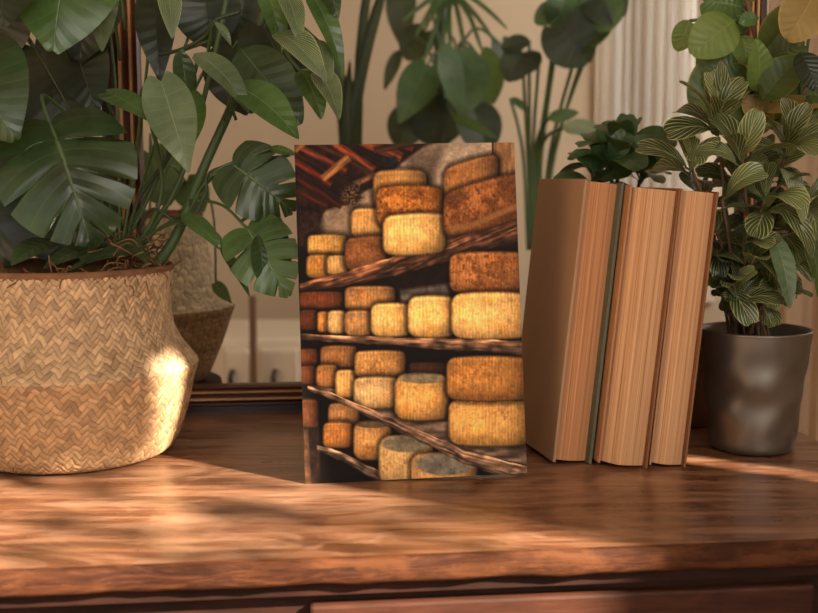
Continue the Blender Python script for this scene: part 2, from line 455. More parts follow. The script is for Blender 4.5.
# ------------------------------------------------------------------ woven baskets
def basket_mat(name):
    k = N(name)
    a = k.n('ShaderNodeVertexColor'); a.layer_name = 'strand'
    nz = k.noise(k.coord('Object'), 120, 3)
    k.col(k.mix(k.math('MULTIPLY', nz, 0.4), a.outputs[0], s2l((120, 84, 52))))
    k.set(0.72, 0, 0.25); return k.m
M['weave'] = basket_mat('seagrass_weave')
def smoothprof(pts, n):
    pts = np.array(pts); t = np.linspace(0, len(pts) - 1, n)
    sp = spline([(p[0], p[1], 0) for p in pts], 24)
    a = np.array([[q.x, q.y] for q in sp])
    d = np.r_[0, np.cumsum(np.hypot(*np.diff(a, axis=0).T))]
    u = np.linspace(0, d[-1], n)
    return np.interp(u, d, a[:, 0]), np.interp(u, d, a[:, 1]), u
def woven(name, parent, c, prof, nu, nv, strand, tone_up, tone_lo, zsplit, amp=0.0012, mode='twill', seed=1, parts=True):
    r, z, s = smoothprof(prof, nv)
    rng = np.random.RandomState(seed)
    th = np.linspace(0, 2 * np.pi, nu, endpoint=False)
    R0 = 0.115
    A, Sx = np.meshgrid(th * R0, s, indexing='xy')
    ncirc = round(2 * np.pi * R0 / (strand * math.sqrt(2)))
    k = (2 * np.pi * R0) / (ncirc * 1.0)
    if mode == 'twill':
        U = (A + Sx) / k; V = (A - Sx) / k
    else:
        U = A / k * 1.0; V = Sx / (k * 0.8)
    wob = 0.22 * np.sin(A * 140 + Sx * 90) * np.cos(A * 55 - Sx * 131) + 0.16 * np.sin(A * 310 - Sx * 260)
    U = U + wob; V = V - wob
    iu = np.floor(U).astype(int); iv = np.floor(V).astype(int)
    fu = U - iu; fv = V - iv
    over = (np.mod(iu + iv, 4) < 2) if mode == 'twill' else (np.mod(iu + iv, 2) < 1)
    pu = 1 - np.abs(2 * fu - 1) ** 2.5; pv = 1 - np.abs(2 * fv - 1) ** 2.5
    along_u = np.where(over, pu, pv)
    h = along_u * (0.75 + 0.25 * np.where(over, pv, pu))
    hu = rng.rand(4096)
    tone = np.where(over, hu[np.mod(iu * 7, 4096)] , hu[np.mod(iv * 13 + 999, 4096)])
    cell = hu[np.mod(iu * 31 + iv * 57, 4096)]
    tone = 0.5 * tone + 0.5 * cell
    stri = 0.5 + 0.5 * np.sin(np.where(over, fu, fv) * 22)
    h = h * (0.8 + 0.25 * cell) 
    rr = r[:, None] + amp * h
    X = c[0] + rr * np.cos(th)[None, :]; Y = c[1] + rr * np.sin(th)[None, :]
    Z = np.repeat((c[2] + z)[:, None], nu, 1)
    verts = np.stack([X, Y, Z], -1).reshape(-1, 3)
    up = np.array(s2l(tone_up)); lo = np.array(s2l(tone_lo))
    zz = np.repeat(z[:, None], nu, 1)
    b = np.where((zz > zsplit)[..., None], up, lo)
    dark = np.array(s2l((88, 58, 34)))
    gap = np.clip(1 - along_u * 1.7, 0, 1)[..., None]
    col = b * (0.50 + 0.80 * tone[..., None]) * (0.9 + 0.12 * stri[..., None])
    col = col * (1 - gap * 0.75) + dark * gap * 0.5
    me = bpy.data.meshes.new(name)
    ii = np.arange(nu); i2 = (ii + 1) % nu
    rows = np.arange(nv - 1)[:, None] * nu
    q = np.stack([rows + ii, rows + i2, rows + nu + i2, rows + nu + ii], -1).reshape(-1, 4)
    me.vertices.add(len(verts)); me.vertices.foreach_set('co', verts.astype(np.float32).ravel())
    me.loops.add(q.size); me.loops.foreach_set('vertex_index', q.ravel().astype(np.int32))
    me.polygons.add(len(q)); me.polygons.foreach_set('loop_start', (np.arange(len(q)) * 4).astype(np.int32))
    me.update(calc_edges=True)
    me.polygons.foreach_set('use_smooth', np.ones(len(q), bool))
    ca = me.color_attributes.new('strand', 'FLOAT_COLOR', 'POINT')
    ca.data.foreach_set('color', np.concatenate([col.reshape(-1, 3), np.ones((nu * nv, 1))], 1).astype(np.float32).ravel())
    me.materials.append(M['weave'])
    o = bpy.data.objects.new(name, me); C.objects.link(o); o.parent = parent
    o.location = -Vector(parent.location)
    return o

BC = P(66, 300, 1.082); BC = Vector((BC.x, 1.082, T))
prof_b = [(0.0, 0.0015), (0.07, 0.0008), (0.0885, 0.002), (0.1005, 0.013), (0.1115, 0.042), (0.1185, 0.072), (0.1225, 0.086), (0.1195, 0.093),
          (0.108, 0.108), (0.1, 0.125), (0.0975, 0.145), (0.099, 0.165), (0.1005, 0.178)]
basket = thing('woven_basket', 'large tan woven seagrass basket planter with a bulging waist, sunlit on its side', 'basket', BC)
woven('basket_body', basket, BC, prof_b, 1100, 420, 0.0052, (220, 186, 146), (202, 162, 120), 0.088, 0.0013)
MB().lathe([(0.1008, 0.176), (0.1022, 0.180), (0.1012, 0.1835), (0.098, 0.182), (0.0965, 0.17), (0.094, 0.14), (0.0945, 0.13)], BC, 96).build('rim', M['fibre'], basket, smooth=True)

B2 = P(138, 300, 1.47); B2 = Vector((B2.x, 1.47, T))  # stand-in for the mirror image of the large basket
prof_b2 = [(0.0, 0.0015), (0.06, 0.001), (0.084, 0.004), (0.098, 0.03), (0.110, 0.06), (0.1195, 0.088), (0.1225, 0.097), (0.119, 0.104),
           (0.106, 0.120), (0.098, 0.142), (0.092, 0.165), (0.087, 0.19), (0.084, 0.215)]
basket2 = thing('woven_basket', 'smaller grey-beige chunky woven basket behind the frame, half hidden by the large tan basket', 'basket', B2)
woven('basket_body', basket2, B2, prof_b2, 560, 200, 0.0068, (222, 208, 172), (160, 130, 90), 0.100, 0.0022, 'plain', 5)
MB().lathe([(0.084, 0.213), (0.086, 0.218), (0.083, 0.221), (0.08, 0.21), (0.079, 0.17)], B2, 64).build('rim', M['fibre'], basket2, smooth=True)
ps = thing('plant_stand', 'round dark wooden stand under the grey-beige basket behind the table', 'stand', (B2.x, B2.y, 0))
MB().lathe([(0.0, -0.02), (0.105, -0.02), (0.108, -0.012), (0.105, 0.0), (0.0, 0.0)], B2, 48).build('stand_top', M['apron'], ps, smooth=False)
for k in range(3):
    a = k * 2.094 + 0.5
    MB().tube([(B2.x + 0.08 * math.cos(a), B2.y + 0.08 * math.sin(a), 0.73), (B2.x + 0.12 * math.cos(a), B2.y + 0.12 * math.sin(a), 0.0)], 0.011).build('leg', M['apron'], ps, smooth=True)

# ------------------------------------------------------------------ cheese photograph print (paint computed in numpy)
rs = np.random.RandomState(11)
_tab = rs.rand(256, 256)
def vnoise(x, y, sx, sy=None, seed=0):
    sy = sy or sx
    x = x / sx + seed * 17.3; y = y / sy + seed * 9.7
    xi = np.floor(x).astype(int); yi = np.floor(y).astype(int); fx = x - xi; fy = y - yi
    fx = fx * fx * (3 - 2 * fx); fy = fy * fy * (3 - 2 * fy)
    g = lambda a, b: _tab[np.mod(a, 256), np.mod(b, 256)]
    return (g(xi, yi) * (1 - fx) + g(xi + 1, yi) * fx) * (1 - fy) + (g(xi, yi + 1) * (1 - fx) + g(xi + 1, yi + 1) * fx) * fy
def fbm(x, y, s, seed=0):
    return 0.5 * vnoise(x, y, s, None, seed) + 0.3 * vnoise(x, y, s / 2, None, seed + 1) + 0.2 * vnoise(x, y, s / 4, None, seed + 2)

def paint(X, Y):
    img = np.zeros(X.shape + (3,)); img[:] = (26, 14, 9)
    def put(mask, col): 
        m = np.clip(mask, 0, 1)[..., None]
        img[:] = img * (1 - m) + np.asarray(col) * m
    def poly(pts, col, soft=0.7):
        pts = np.array(pts, float); inside = np.zeros(X.shape, bool); dmin = np.full(X.shape, 1e9)
        n = len(pts)
        for i in range(n):
            x1, y1 = pts[i]; x2, y2 = pts[(i + 1) % n]
            c = ((y1 > Y) != (y2 > Y)) & (X < (x2 - x1) * (Y - y1) / (y2 - y1 + 1e-9) + x1)
            inside ^= c
            L = (x2 - x1) ** 2 + (y2 - y1) ** 2 + 1e-9
            t = np.clip(((X - x1) * (x2 - x1) + (Y - y1) * (y2 - y1)) / L, 0, 1)
            dmin = np.minimum(dmin, np.hypot(X - x1 - t * (x2 - x1), Y - y1 - t * (y2 - y1)))
        m = np.where(inside, 0.5 + dmin / (2 * soft), 0.5 - dmin / (2 * soft))
        put(m, col); return np.clip(m, 0, 1)
    N1 = fbm(X, Y, 9, 1)[..., None]; N2 = fbm(X, Y, 4, 5)[..., None]; NF = vnoise(X, Y, 1.6, 1.6, 9)[..., None]
    # plaster wall
    wallc = np.array([176, 150, 124]) * (0.78 + 0.35 * N1) * (0.88 + 0.2 * N2)
    poly([(440, 143), (498, 143), (498, 200), (440, 215), (330, 245), (316, 232), (325, 205), (372, 190), (405, 158)], wallc, 2)
    poly([(318, 236), (328, 208), (352, 196), (374, 190), (372, 235)], np.array([150, 122, 96]) * (0.7 + 0.5 * N1), 3)
    poly([(404, 160), (425, 148), (445, 148), (434, 185), (420, 195), (408, 175)], np.array([120, 98, 78]) * (0.7 + 0.5 * N1), 4)
    poly([(296, 205), (318, 205), (322, 235), (304, 250), (296, 250)], np.array([62, 38, 28]) * (0.4 + 1.0 * N2), 4)
    # roof
    roof = np.array([60, 28, 16]) * (0.3 + 1.0 * N1)
    poly([(290, 140), (425, 140), (418, 152), (372, 186), (345, 205), (318, 214), (296, 210)], roof, 2)
    def beam(x1, y1, x2, y2, w, col, soft=1.0):
        dx, dy = x2 - x1, y2 - y1; L = math.hypot(dx, dy); nx_, ny_ = -dy / L * w / 2, dx / L * w / 2
        t = ((X - x1) * dx + (Y - y1) * dy) / L; s = ((X - x1) * -dy + (Y - y1) * dx) / L
        g = 0.65 + 0.35 * np.sin(s * 2.2 + 2 * vnoise(t, s, 14, 2, 3))
        gr = (0.6 + 0.6 * vnoise(t, s, 16, 1.6, 4)) * (1.1 - 0.4 * np.abs(s) / w)
        return poly([(x1 + nx_, y1 + ny_), (x2 + nx_, y2 + ny_), (x2 - nx_, y2 - ny_), (x1 - nx_, y1 - ny_)], np.array(col) * gr[..., None], soft)
    for (a, col) in (((300, 148, 345, 172, 6), (128, 58, 32)), ((330, 142, 372, 172, 8), (146, 66, 36)), ((292, 160, 330, 186, 7), (120, 42, 20)), ((355, 140, 400, 160, 10), (140, 64, 34)),
                     ((296, 178, 340, 208, 6), (84, 30, 16)), ((385, 141, 412, 150, 8), (140, 60, 34)), ((300, 192, 325, 208, 5), (90, 34, 18))):
        beam(*a, col)
    for a, col in (((290, 150, 350, 188, 5), (58, 30, 18)), ((315, 143, 378, 180, 6), (78, 42, 26)), ((340, 140, 390, 168, 4), (46, 22, 14)), ((294, 168, 345, 205, 5), (50, 24, 14)), ((372, 152, 425, 144, 7), (74, 44, 28))):
        beam(*a, col)
    beam(321, 180, 347, 158, 8, (168, 106, 56)); beam(293, 151, 303, 142, 7, (140, 84, 44)); beam(352, 186, 374, 176, 6, (130, 88, 56))
    poly([(378, 160), (394, 158), (398, 168), (384, 172)], np.array([28, 30, 38]) * (0.6 + N2), 2)
    poly([(342, 190), (358, 183), (362, 200), (352, 210), (340, 202)], np.array([96, 68, 46]) * (0.3 + 1.1 * NF), 3)
    # wheel painter
    def wheel(x0, x1, y0, y1, tone, age=0.2, slope=0.0, top=0.0, lit=1.0, weave=1.0, seed=0, topc=None, r=None):
        xc, yc = (x0 + x1) / 2, (y0 + y1) / 2; hw, hh = (x1 - x0) / 2, (y1 - y0) / 2
        Yp = Y - slope * (X - xc) - (0.0)
        r = r or min(hh * 0.42, hw * 0.45)
        u = (X - xc) / hw
        # bow of the top and bottom line
        Yb = Yp + (u * u) * hh * 0.10 * 1.0 * np.sign(Yp - yc) * 1.0
        qx = np.abs(X - xc) - (hw - r); qy = np.abs(Yb - yc) - (hh - r)
        d = np.hypot(np.maximum(qx, 0), np.maximum(qy, 0)) + np.minimum(np.maximum(qx, qy), 0) - r
        m = np.clip(0.5 - d / 1.2, 0, 1)
        # contact shadow
        ds = d - 0.0
        sh = np.clip(1 - ds / 5.0, 0, 1) * 0.55 * (ds > 0)
        put(sh, (16, 8, 5))
        vv = (Yb - yc) / hh
        ang = np.clip(u + 0.25, -1, 1)
        shade = 0.30 + 0.84 * np.sqrt(np.clip(1 - (np.abs(u * 0.9 + 0.16)) ** 2.6 * 0.92, 0, 1)) - 0.10 * u
        shade = shade * (1.0 - 0.42 * np.clip(vv, 0, 1) ** 2.0 - 0.22 * np.clip(-vv - 0.3, 0, 1))
        cloth = 1 + weave * (0.04 * np.sin(X * 1.9 + 1.5 * vnoise(X, Y, 8, 8, seed)) + 0.17 * (vnoise(X, Y, 1.1, 5.5, seed + 3) - 0.5))
        blot = fbm(X, Y, 8, seed + 5); fine = fbm(X, Y, 3, seed + 8)
        col = np.array(tone)[None, None, :] * (shade * cloth * (0.84 + 0.3 * blot))[..., None]
        ad = np.clip((blot * 0.5 + fine * 0.6 + 0.35 * vnoise(X, Y, 14, 9, seed + 30) - 0.86 + age * 0.42) * 3.2, 0, 1) * min(0.8, 0.3 + age * 0.6)
        col = col * (1 - ad[..., None]) + (np.array([112, 62, 30]) * (0.45 + 0.8 * fine)[..., None]) * ad[..., None]
        spk = np.clip((vnoise(X, Y, 1.7, 1.7, seed + 40) * 0.6 + fine * 0.6 - 0.84 + 0.20 * age) * 4, 0, 1)[..., None] * np.clip(age * 1.1 - 0.05, 0, 0.7)
        col = col * (1 - spk) + np.array([84, 48, 24]) * spk
        gold = np.clip((vnoise(X, Y, 10, 6, seed + 12) - 0.5) * 1.6, 0, 1)[..., None]
        col = col * (1 + gold * np.array([0.06, -0.02, -0.16]))
        if top > 0:
            e = ((X - xc) / (hw * 0.93)) ** 2 + ((Yp - (y0 + top)) / top) ** 2
            tm = np.clip((1 - e) * 3, 0, 1)[..., None]
            tc = np.array(topc or (150, 124, 96)) * (0.65 + 0.5 * fbm(X, Y, 7, seed + 20))[..., None]
            col = col * (1 - tm) + tc * tm
        else:
            e = np.clip(1 - np.abs(vv + 0.84) / 0.12, 0, 1)[..., None]
            col = col * (1 + 0.16 * e)
        edge = np.clip(1 + d / 2.2, 0, 1)[..., None]
        col = col * (1 - 0.5 * edge) * lit
        put(m, col)
    def board(up, lo, col, seed=0):
        sx = np.array([p[0] for p in up]); 
        yu = np.interp(X, sx, [p[1] for p in up]); yl = np.interp(X, [p[0] for p in lo], [p[1] for p in lo])
        yu = yu + 1.6 * (vnoise(X, X * 0, 9, 9, seed) - 0.5); yl = yl + 2.4 * (vnoise(X, X * 0, 7, 7, seed + 2) - 0.5)
        m = np.clip((Y - yu) + 0.5, 0, 1) * np.clip((yl - Y) + 0.5, 0, 1) * (X > up[0][0] - 1)
        v_ = (Y - yu) / np.maximum(yl - yu, 1)
        g = vnoise(X, (Y - yu), 14, 1.6, seed + 5)
        c = np.array(col) * ((0.45 + 0.95 * g) * (1.25 - 0.75 * np.clip(v_, 0, 1)) * (0.7 + 0.6 * vnoise(X, Y, 6, 5, seed + 8)))[..., None]
        hl = np.clip(1 - np.abs(v_ - 0.08) / 0.12, 0, 1)[..., None]
        c = c + hl * np.array([50, 32, 22]) * g[..., None]
        put(m, c)
    gold = (228, 172, 96); tan = (206, 152, 88); pale = (204, 164, 112); brown = (164, 100, 46); dk = (148, 92, 50)
    wheel(306, 347, 235, 258, (190, 140, 68), .15, seed=1)
    wheel(305, 333, 255, 280, (178, 122, 56), .2, seed=2)
    wheel(325, 347, 256, 277, (196, 146, 84), .15, seed=3)
    wheel(349, 384, 209, 241, (196, 142, 78), .15, seed=4)
    wheel(343, 386, 237, 272, dk, .5, slope=-.06, seed=5)
    wheel(371, 427, 171, 212, (176, 126, 66), .15, seed=6)
    poly([(493, 146), (518, 146), (518, 186), (493, 188)], np.array([176, 124, 78]) * (0.7 + 0.4 * vnoise(X, Y, 3, 20, 3))[..., None], .8)
    poly([(492, 146), (493.6, 146), (493.6, 184), (492, 184)], (40, 24, 16), .5)
    wheel(442, 500, 162, 204, (158, 104, 56), .35, slope=-.25, seed=7)
    wheel(374, 443, 187, 231, (196, 118, 46), .62, slope=.02, seed=8)
    # upper shelf with its dark underside
    poly([(300, 288), (345, 277), (393, 263), (445, 242), (525, 212), (525, 262), (450, 288), (392, 292), (345, 296), (300, 296)], np.array([38, 20, 13]) * (0.5 + N1), 1)
    board([(300, 284), (345, 273), (393, 258), (445, 238), (525, 210)], [(300, 293), (345, 288), (393, 277), (445, 264), (525, 243)], (140, 88, 58), 3)
    wheel(381, 446, 215, 258, gold, .1, slope=-.03, seed=9)
    wheel(442, 528, 183, 233, (170, 102, 50), .75, slope=-.24, seed=10)
    poly([(446, 229), (470, 226), (520, 206), (520, 212), (470, 232), (450, 236)], (150, 98, 54), 1.5)
    # second row
    poly([(398, 292), (448, 286), (448, 304), (398, 306)], np.array([92, 82, 72]) * (0.5 + N1), 2)
    wheel(298, 343, 292, 311, (124, 64, 34), .55, seed=11)
    wheel(298, 318, 310, 332, (104, 54, 28), .5, seed=12)
    wheel(316, 330, 312, 334, (196, 128, 60), .1, seed=13)
    wheel(326, 346, 311, 335.5, (206, 160, 96), .1, seed=14)
    wheel(343, 395, 287, 313, (174, 122, 70), .3, seed=15)
    wheel(343, 372, 311, 338, (184, 132, 78), .2, seed=16)
    wheel(448, 530, 254, 297, (180, 112, 58), .6, seed=17)
    wheel(369, 410, 304, 339, gold, .08, seed=18)
    wheel(406, 455, 297, 340, (234, 178, 100), .08, seed=19)
    wheel(450, 532, 294, 342, (228, 172, 98), .14, seed=20)
    board([(302, 335), (367, 338), (451, 341), (530, 343)], [(302, 341), (405, 348), (530, 358)], (146, 104, 76), 7)
    # third row
    wheel(298, 318, 349, 367, (110, 60, 34), .5, seed=21); wheel(298, 317, 366, 386, (104, 56, 30), .5, seed=22)
    wheel(319, 357, 346, 370, (158, 106, 60), .35, seed=23)
    wheel(315, 338, 365, 389, (172, 114, 62), .3, seed=24)
    wheel(407, 447, 363, 380, (92, 54, 30), .3, seed=26, lit=.8)
    poly([(310, 386), (350, 392), (400, 404), (450, 418), (530, 436), (530, 465), (463, 452), (414, 430), (367, 410)], np.array([136, 106, 84]) * (0.5 + 0.7 * vnoise(X, Y, 12, 3, 4))[..., None], 1)
    wheel(334, 356, 370, 399, (208, 158, 92), .1, seed=27)
    wheel(353, 405, 351, 380, (188, 134, 74), .4, seed=28)
    wheel(352, 399, 377, 410, (202, 158, 102), .15, seed=29)
    wheel(393, 449, 374, 422, (206, 148, 78), .15, top=5.5, topc=(150, 128, 96), seed=30)
    wheel(447, 532, 398, 447, (212, 152, 80), .2, seed=31)
    wheel(445, 532, 357, 403, (184, 122, 58), .3, seed=32)
    board([(308, 387), (324, 391), (367, 409), (414, 429), (463, 450), (530, 467)], [(308, 391), (324, 397), (367, 417), (414, 440), (463, 463), (530, 486)], (156, 116, 88), 12)
    # bottom row
    poly([(302, 398), (318, 400), (320, 488), (302, 488)], np.array([66, 40, 26]) * (0.3 + N1), 1)
    wheel(298, 319, 399, 429, (96, 54, 30), .4, seed=33)
    wheel(327, 359, 403, 429, (160, 112, 66), .3, seed=34)
    wheel(322, 353, 422, 449, (184, 118, 58), .25, seed=35)
    board([(318, 446), (340, 452), (392, 478), (420, 490)], [(318, 452), (340, 461), (380, 484), (420, 500)], (140, 110, 88), 15)
    wheel(352, 391, 421, 461, (184, 132, 74), .25, top=4, topc=(120, 96, 66), seed=36)
    wheel(377, 433, 435, 486, (192, 150, 94), .2, top=9, topc=(138, 122, 96), seed=37)
    wheel(409, 478, 452, 494, (188, 136, 80), .2, top=12, topc=(140, 126, 108), seed=38)
    # re-draw the board over the tops of the bottom row
    board([(308, 387), (324, 391), (367, 409), (414, 429), (463, 450), (530, 467)], [(308, 391), (324, 397), (367, 417), (414, 440), (463, 463), (530, 486)], (156, 116, 88), 12)
    poly([(296, 440), (304, 440), (309, 488), (298, 488)], (20, 11, 8), 2)
    poly([(303, 430), (308, 430), (311, 488), (305, 488)], np.array([92, 60, 38]) * (0.5 + N1), 1)
    img[:] = img * (0.93 + 0.14 * NF)
    Lm_ = img.mean(-1, keepdims=True); img[:] = Lm_ + (img - Lm_) * 0.97
    Ln_ = 255 * np.clip(Lm_ / 255 * 1.22, 0, 1) ** 1.22
    img[:] = img * (Ln_ / np.maximum(Lm_, 1))
    return np.clip(img, 0, 255)

def uvgrid(name, parent, corners, nu, nv, colfn, mat, thick_dir):
    TLc, TRc, BRc, BLc = [np.array(c) for c in corners]
    u, v_ = np.meshgrid(np.linspace(0, 1, nu), np.linspace(0, 1, nv), indexing='xy')
    Pn = ((1 - u) * (1 - v_))[..., None] * TLc + (u * (1 - v_))[..., None] * TRc + (u * v_)[..., None] * BRc + ((1 - u) * v_)[..., None] * BLc
    q = []
    ii, jj = np.meshgrid(np.arange(nu - 1), np.arange(nv - 1), indexing='xy')
    a = jj * nu + ii
    q = np.stack([a, a + nu, a + nu + 1, a + 1], -1).reshape(-1, 4)
    me = bpy.data.meshes.new(name)
    me.vertices.add(nu * nv); me.vertices.foreach_set('co', Pn.astype(np.float32).ravel())
    me.loops.add(q.size); me.loops.foreach_set('vertex_index', q.ravel().astype(np.int32))
    me.polygons.add(len(q)); me.polygons.foreach_set('loop_start', (np.arange(len(q)) * 4).astype(np.int32))
    me.update(calc_edges=True)
    c = colfn(u, v_) / 255.0
    lin = np.where(c <= 0.04045, c / 12.92, ((c + 0.055) / 1.055) ** 2.4)
    ca = me.color_attributes.new('print', 'FLOAT_COLOR', 'POINT')
    ca.data.foreach_set('color', np.concatenate([lin.reshape(-1, 3), np.ones((nu * nv, 1))], 1).astype(np.float32).ravel())
    me.materials.append(mat)
    o = bpy.data.objects.new(name, me); C.objects.link(o); o.parent = parent; o.location = -Vector(parent.location)
    return o

k = N('printed_photo')
a = k.n('ShaderNodeVertexColor'); a.layer_name = 'print'
k.col(a.outputs[0]); k.set(0.55, 0, 0.12); M['print'] = k.m
M['board'] = plain('print_board_edge', (96, 70, 52), 0.7, 0.1, 20)

bl = G(305, 484); br = G(527, 473, T + 0.003)
ex = (br - bl).normalized()
nb = Vector((-ex.y, ex.x, 0))          # horizontal, to the back
lean = math.radians(9.0)
nb = Vector((-ex.y, ex.x, 0)).normalized()
up = (ex.cross(nb) * math.cos(lean) + nb * math.sin(lean))
if up.z < 0: up = -up
W_ = (br - bl).length
# height so the top reaches the photographed line
H_ = 0.30
for _ in range(30):
    tl = bl + up * H_
    d = tl - Vector((0, 0, CAMZ)); yy = d.y * CP - d.z * SP; zz = d.y * SP + d.z * CP
    py = 306.5 - FPX * zz / yy
    H_ += (py - 145) / FPX * 1.0
printo = thing('canvas_print', 'upright rectangular print of round cheese wheels ageing on rough wooden shelves', 'picture', (bl + br) / 2)
nf = ex.cross(up).normalized()          # front normal (towards camera)?
if nf.y > 0: nf = -nf
tlv, trv, brv, blv = bl + up * H_, br + up * H_, br, bl
PXC = np.array([(293, 145), (515, 147), (527, 472), (305, 484)], float)
def paint_uv(u, v_):
    X = (1 - u) * (1 - v_) * PXC[0, 0] + u * (1 - v_) * PXC[1, 0] + u * v_ * PXC[2, 0] + (1 - u) * v_ * PXC[3, 0]
    Y = (1 - u) * (1 - v_) * PXC[0, 1] + u * (1 - v_) * PXC[1, 1] + u * v_ * PXC[2, 1] + (1 - u) * v_ * PXC[3, 1]
    return paint(X, Y)
uvgrid('picture', printo, [tlv, trv, brv, blv], 300, 450, paint_uv, M['print'], nf)
th_ = 0.004
bv = [p - nf * 0.0003 for p in (tlv, trv, brv, blv)] + [p - nf * th_ for p in (tlv, trv, brv, blv)]
MB().add(bv, [(0, 3, 2, 1), (4, 5, 6, 7), (0, 1, 5, 4), (1, 2, 6, 5), (2, 3, 7, 6), (3, 0, 4, 7)]).build('backing_board', M['board'], printo)
mid = (bl + br) / 2 - nf * th_
pa = mid + up * H_ * 0.6; pb = Vector((mid.x + nb.x * 0.10, mid.y + nb.y * 0.10, T + 0.001))
sx_ = ex * 0.022
MB().add([pa - sx_, pa + sx_, pb + sx_, pb - sx_] + [p + nb * 0.003 + Vector((0, 0, 0)) for p in (pa - sx_, pa + sx_, pb + sx_, pb - sx_)],
         [(0, 1, 2, 3), (7, 6, 5, 4), (0, 4, 5, 1), (1, 5, 6, 2), (2, 6, 7, 3), (3, 7, 4, 0)]).build('easel_strut', M['board'], printo)

# ------------------------------------------------------------------ books
def pages_mat(name, a, b):
    k = N(name)
    v = k.coord('UV', (1, 1, 1))
    sp = k.n('ShaderNodeSeparateXYZ'); k.l(v, sp.inputs[0])
    cmb = k.n('ShaderNodeCombineXYZ'); k.l(sp.outputs[0], cmb.inputs[0])
    k.l(k.math('MULTIPLY', sp.outputs[1], 0.012), cmb.inputs[1])
    n1 = k.noise(cmb.outputs[0], 46, 3, 0.8); n2 = k.noise(cmb.outputs[0], 9, 2, 0.5)
    h = k.math('MULTIPLY_ADD', n2, 0.35, k.math('MULTIPLY', n1, 0.7))
    c = k.ramp(h, [(0.38, s2l((96, 54, 32))), (0.46, s2l(a)), (0.60, s2l(b))])
    k.col(c); k.set(0.85, 0, 0.15); k.bump(h, 0.6, 0.0015)
    return k.m
M['pages1'] = pages_mat('page_edges_orange', (178, 122, 82), (212, 154, 110))
M['pages2'] = pages_mat('page_edges_tan', (190, 140, 100), (224, 176, 132))
M['kraft'] = plain('kraft_cover', (168, 134, 104), 0.75, 0.08, 10, spec=0.2)
M['kraft2'] = plain('tan_cover', (176, 128, 92), 0.75, 0.08, 10, spec=0.2)
M['greycloth'] = plain('grey_green_cloth', (100, 100, 84), 0.8, 0.1, 60, spec=0.2)
M['browncloth'] = plain('brown_cover', (132, 92, 64), 0.7, 0.12, 30, spec=0.2)

def book(label, base, thick, depth, height, yaw, lean, pm, lm, rm, cov=0.0022, bulge=0.004, bev=0.0, fwd=0.0):
    """base = front-right bottom corner on the table; thickness along -x, depth to the back, leans to the right"""
    R = Matrix.Translation(base) @ Matrix.Rotation(yaw, 4, 'Z') @ Matrix.Rotation(lean, 4, 'Y') @ Matrix.Translation((-thick, 0, 0))
    root = thing('book', label, 'book', base + Vector((-thick / 2, 0.02, 0)), 'books leaning in a row')
    c = cov; e = 0.003
    # page block with rounded fore edge
    ns = 20; nz = 8; v = []; uv = []; f = []
    ring = []
    for i in range(ns + 1):
        t = i / ns; x = c + (thick - 2 * c) * t
        y = e + bulge * (1 - math.sin(math.pi * t)) + bev * max(0, (0.32 - t) / 0.32)
        ring.append((x, y, t))
    ring += [(thick - c, depth - c, 1.6), (c, depth - c, 2.2)]
    nr = len(ring)
    for j in range(nz + 1):
        z = 0.0015 + (height - 0.003) * j / nz
        for (x, y, t) in ring:
            v.append(R @ Vector((x, y, z))); uv.append((t, z * 4))
    for j in range(nz):
        for i in range(nr):
            i2 = (i + 1) % nr
            f.append((j * nr + i, j * nr + i2, (j + 1) * nr + i2, (j + 1) * nr + i))
    f.append(tuple(range(nr - 1, -1, -1))); f.append(tuple(nz * nr + i for i in range(nr)))
    mesh_obj('page_block', v, f, pm, root, smooth=False, uv=uv)
    if lm: MB().box((0, bev, 0), (c, depth, height), R).build('front_cover', lm, root, bevel=0.0007)
    if rm: MB().box((thick - c, -fwd, 0), (thick, depth, height), R).build('back_cover', rm, root, bevel=0.0007)
    MB().box((c, depth - c, 0), (thick - c, depth, height), R).build('spine', lm or rm, root)
    return root
YB = math.radians
b1 = G(590.5, 464)
book('thickest tan book with a wide taupe cover, nearest the cheese print', b1, 0.0375, 0.125, 0.262, YB(13), YB(5.9), M['pages1'], M['kraft'], M['greycloth'], cov=0.003, fwd=0.003)
b2 = G(647.5, 469)
book('middle tan book with pale page edges, between the two other books', b2, 0.0435, 0.125, 0.256, YB(9), YB(5.7), M['pages2'], M['kraft2'], M['browncloth'], bev=0.012)
b3 = G(686, 468)
book('narrower tan book with a thin brown back cover, beside the pewter pot', b3, 0.0345, 0.12, 0.254, YB(8), YB(5.4), M['pages2'], M['kraft2'], M['browncloth'], bev=0.003)

# ------------------------------------------------------------------ pewter pot
PC = G(753, 458); PC = Vector((P(753, 400, 1.10).x, 1.10, T))
pot = thing('flower_pot', 'dark pewter metal pot with dents at the table end, right of the books', 'pot', PC)
def dented(prof, c, n=96, nz=40):
    r, z, s = smoothprof(prof, nz); mb = MB(); v = []; f = []
    for j in range(nz):
        for i in range(n):
            t = 2 * math.pi * i / n
            amp = 0.0009 * math.sin(min(1, max(0, z[j] / 0.115)) * math.pi)
            rr = r[j] + amp * (math.sin(3 * t + z[j] * 90) + math.sin(5 * t - z[j] * 140 + 1) + math.sin(z[j] * 160 + 2 * t))
            v.append((c.x + rr * math.cos(t), c.y + rr * math.sin(t), c.z + z[j]))
    for j in range(nz - 1):
        for i in range(n):
            i2 = (i + 1) % n
            f.append((j * n + i, j * n + i2, (j + 1) * n + i2, (j + 1) * n + i))
    return mb.add(v, f)
pw = dented([(0.0, 0.0012), (0.034, 0.0006), (0.0395, 0.002), (0.0413, 0.010), (0.0435, 0.035), (0.0470, 0.065), (0.0505, 0.095), (0.0528, 0.113), (0.0532, 0.117)], PC)
o = pw.build('pot_body', M['steel'], pot, smooth=True)
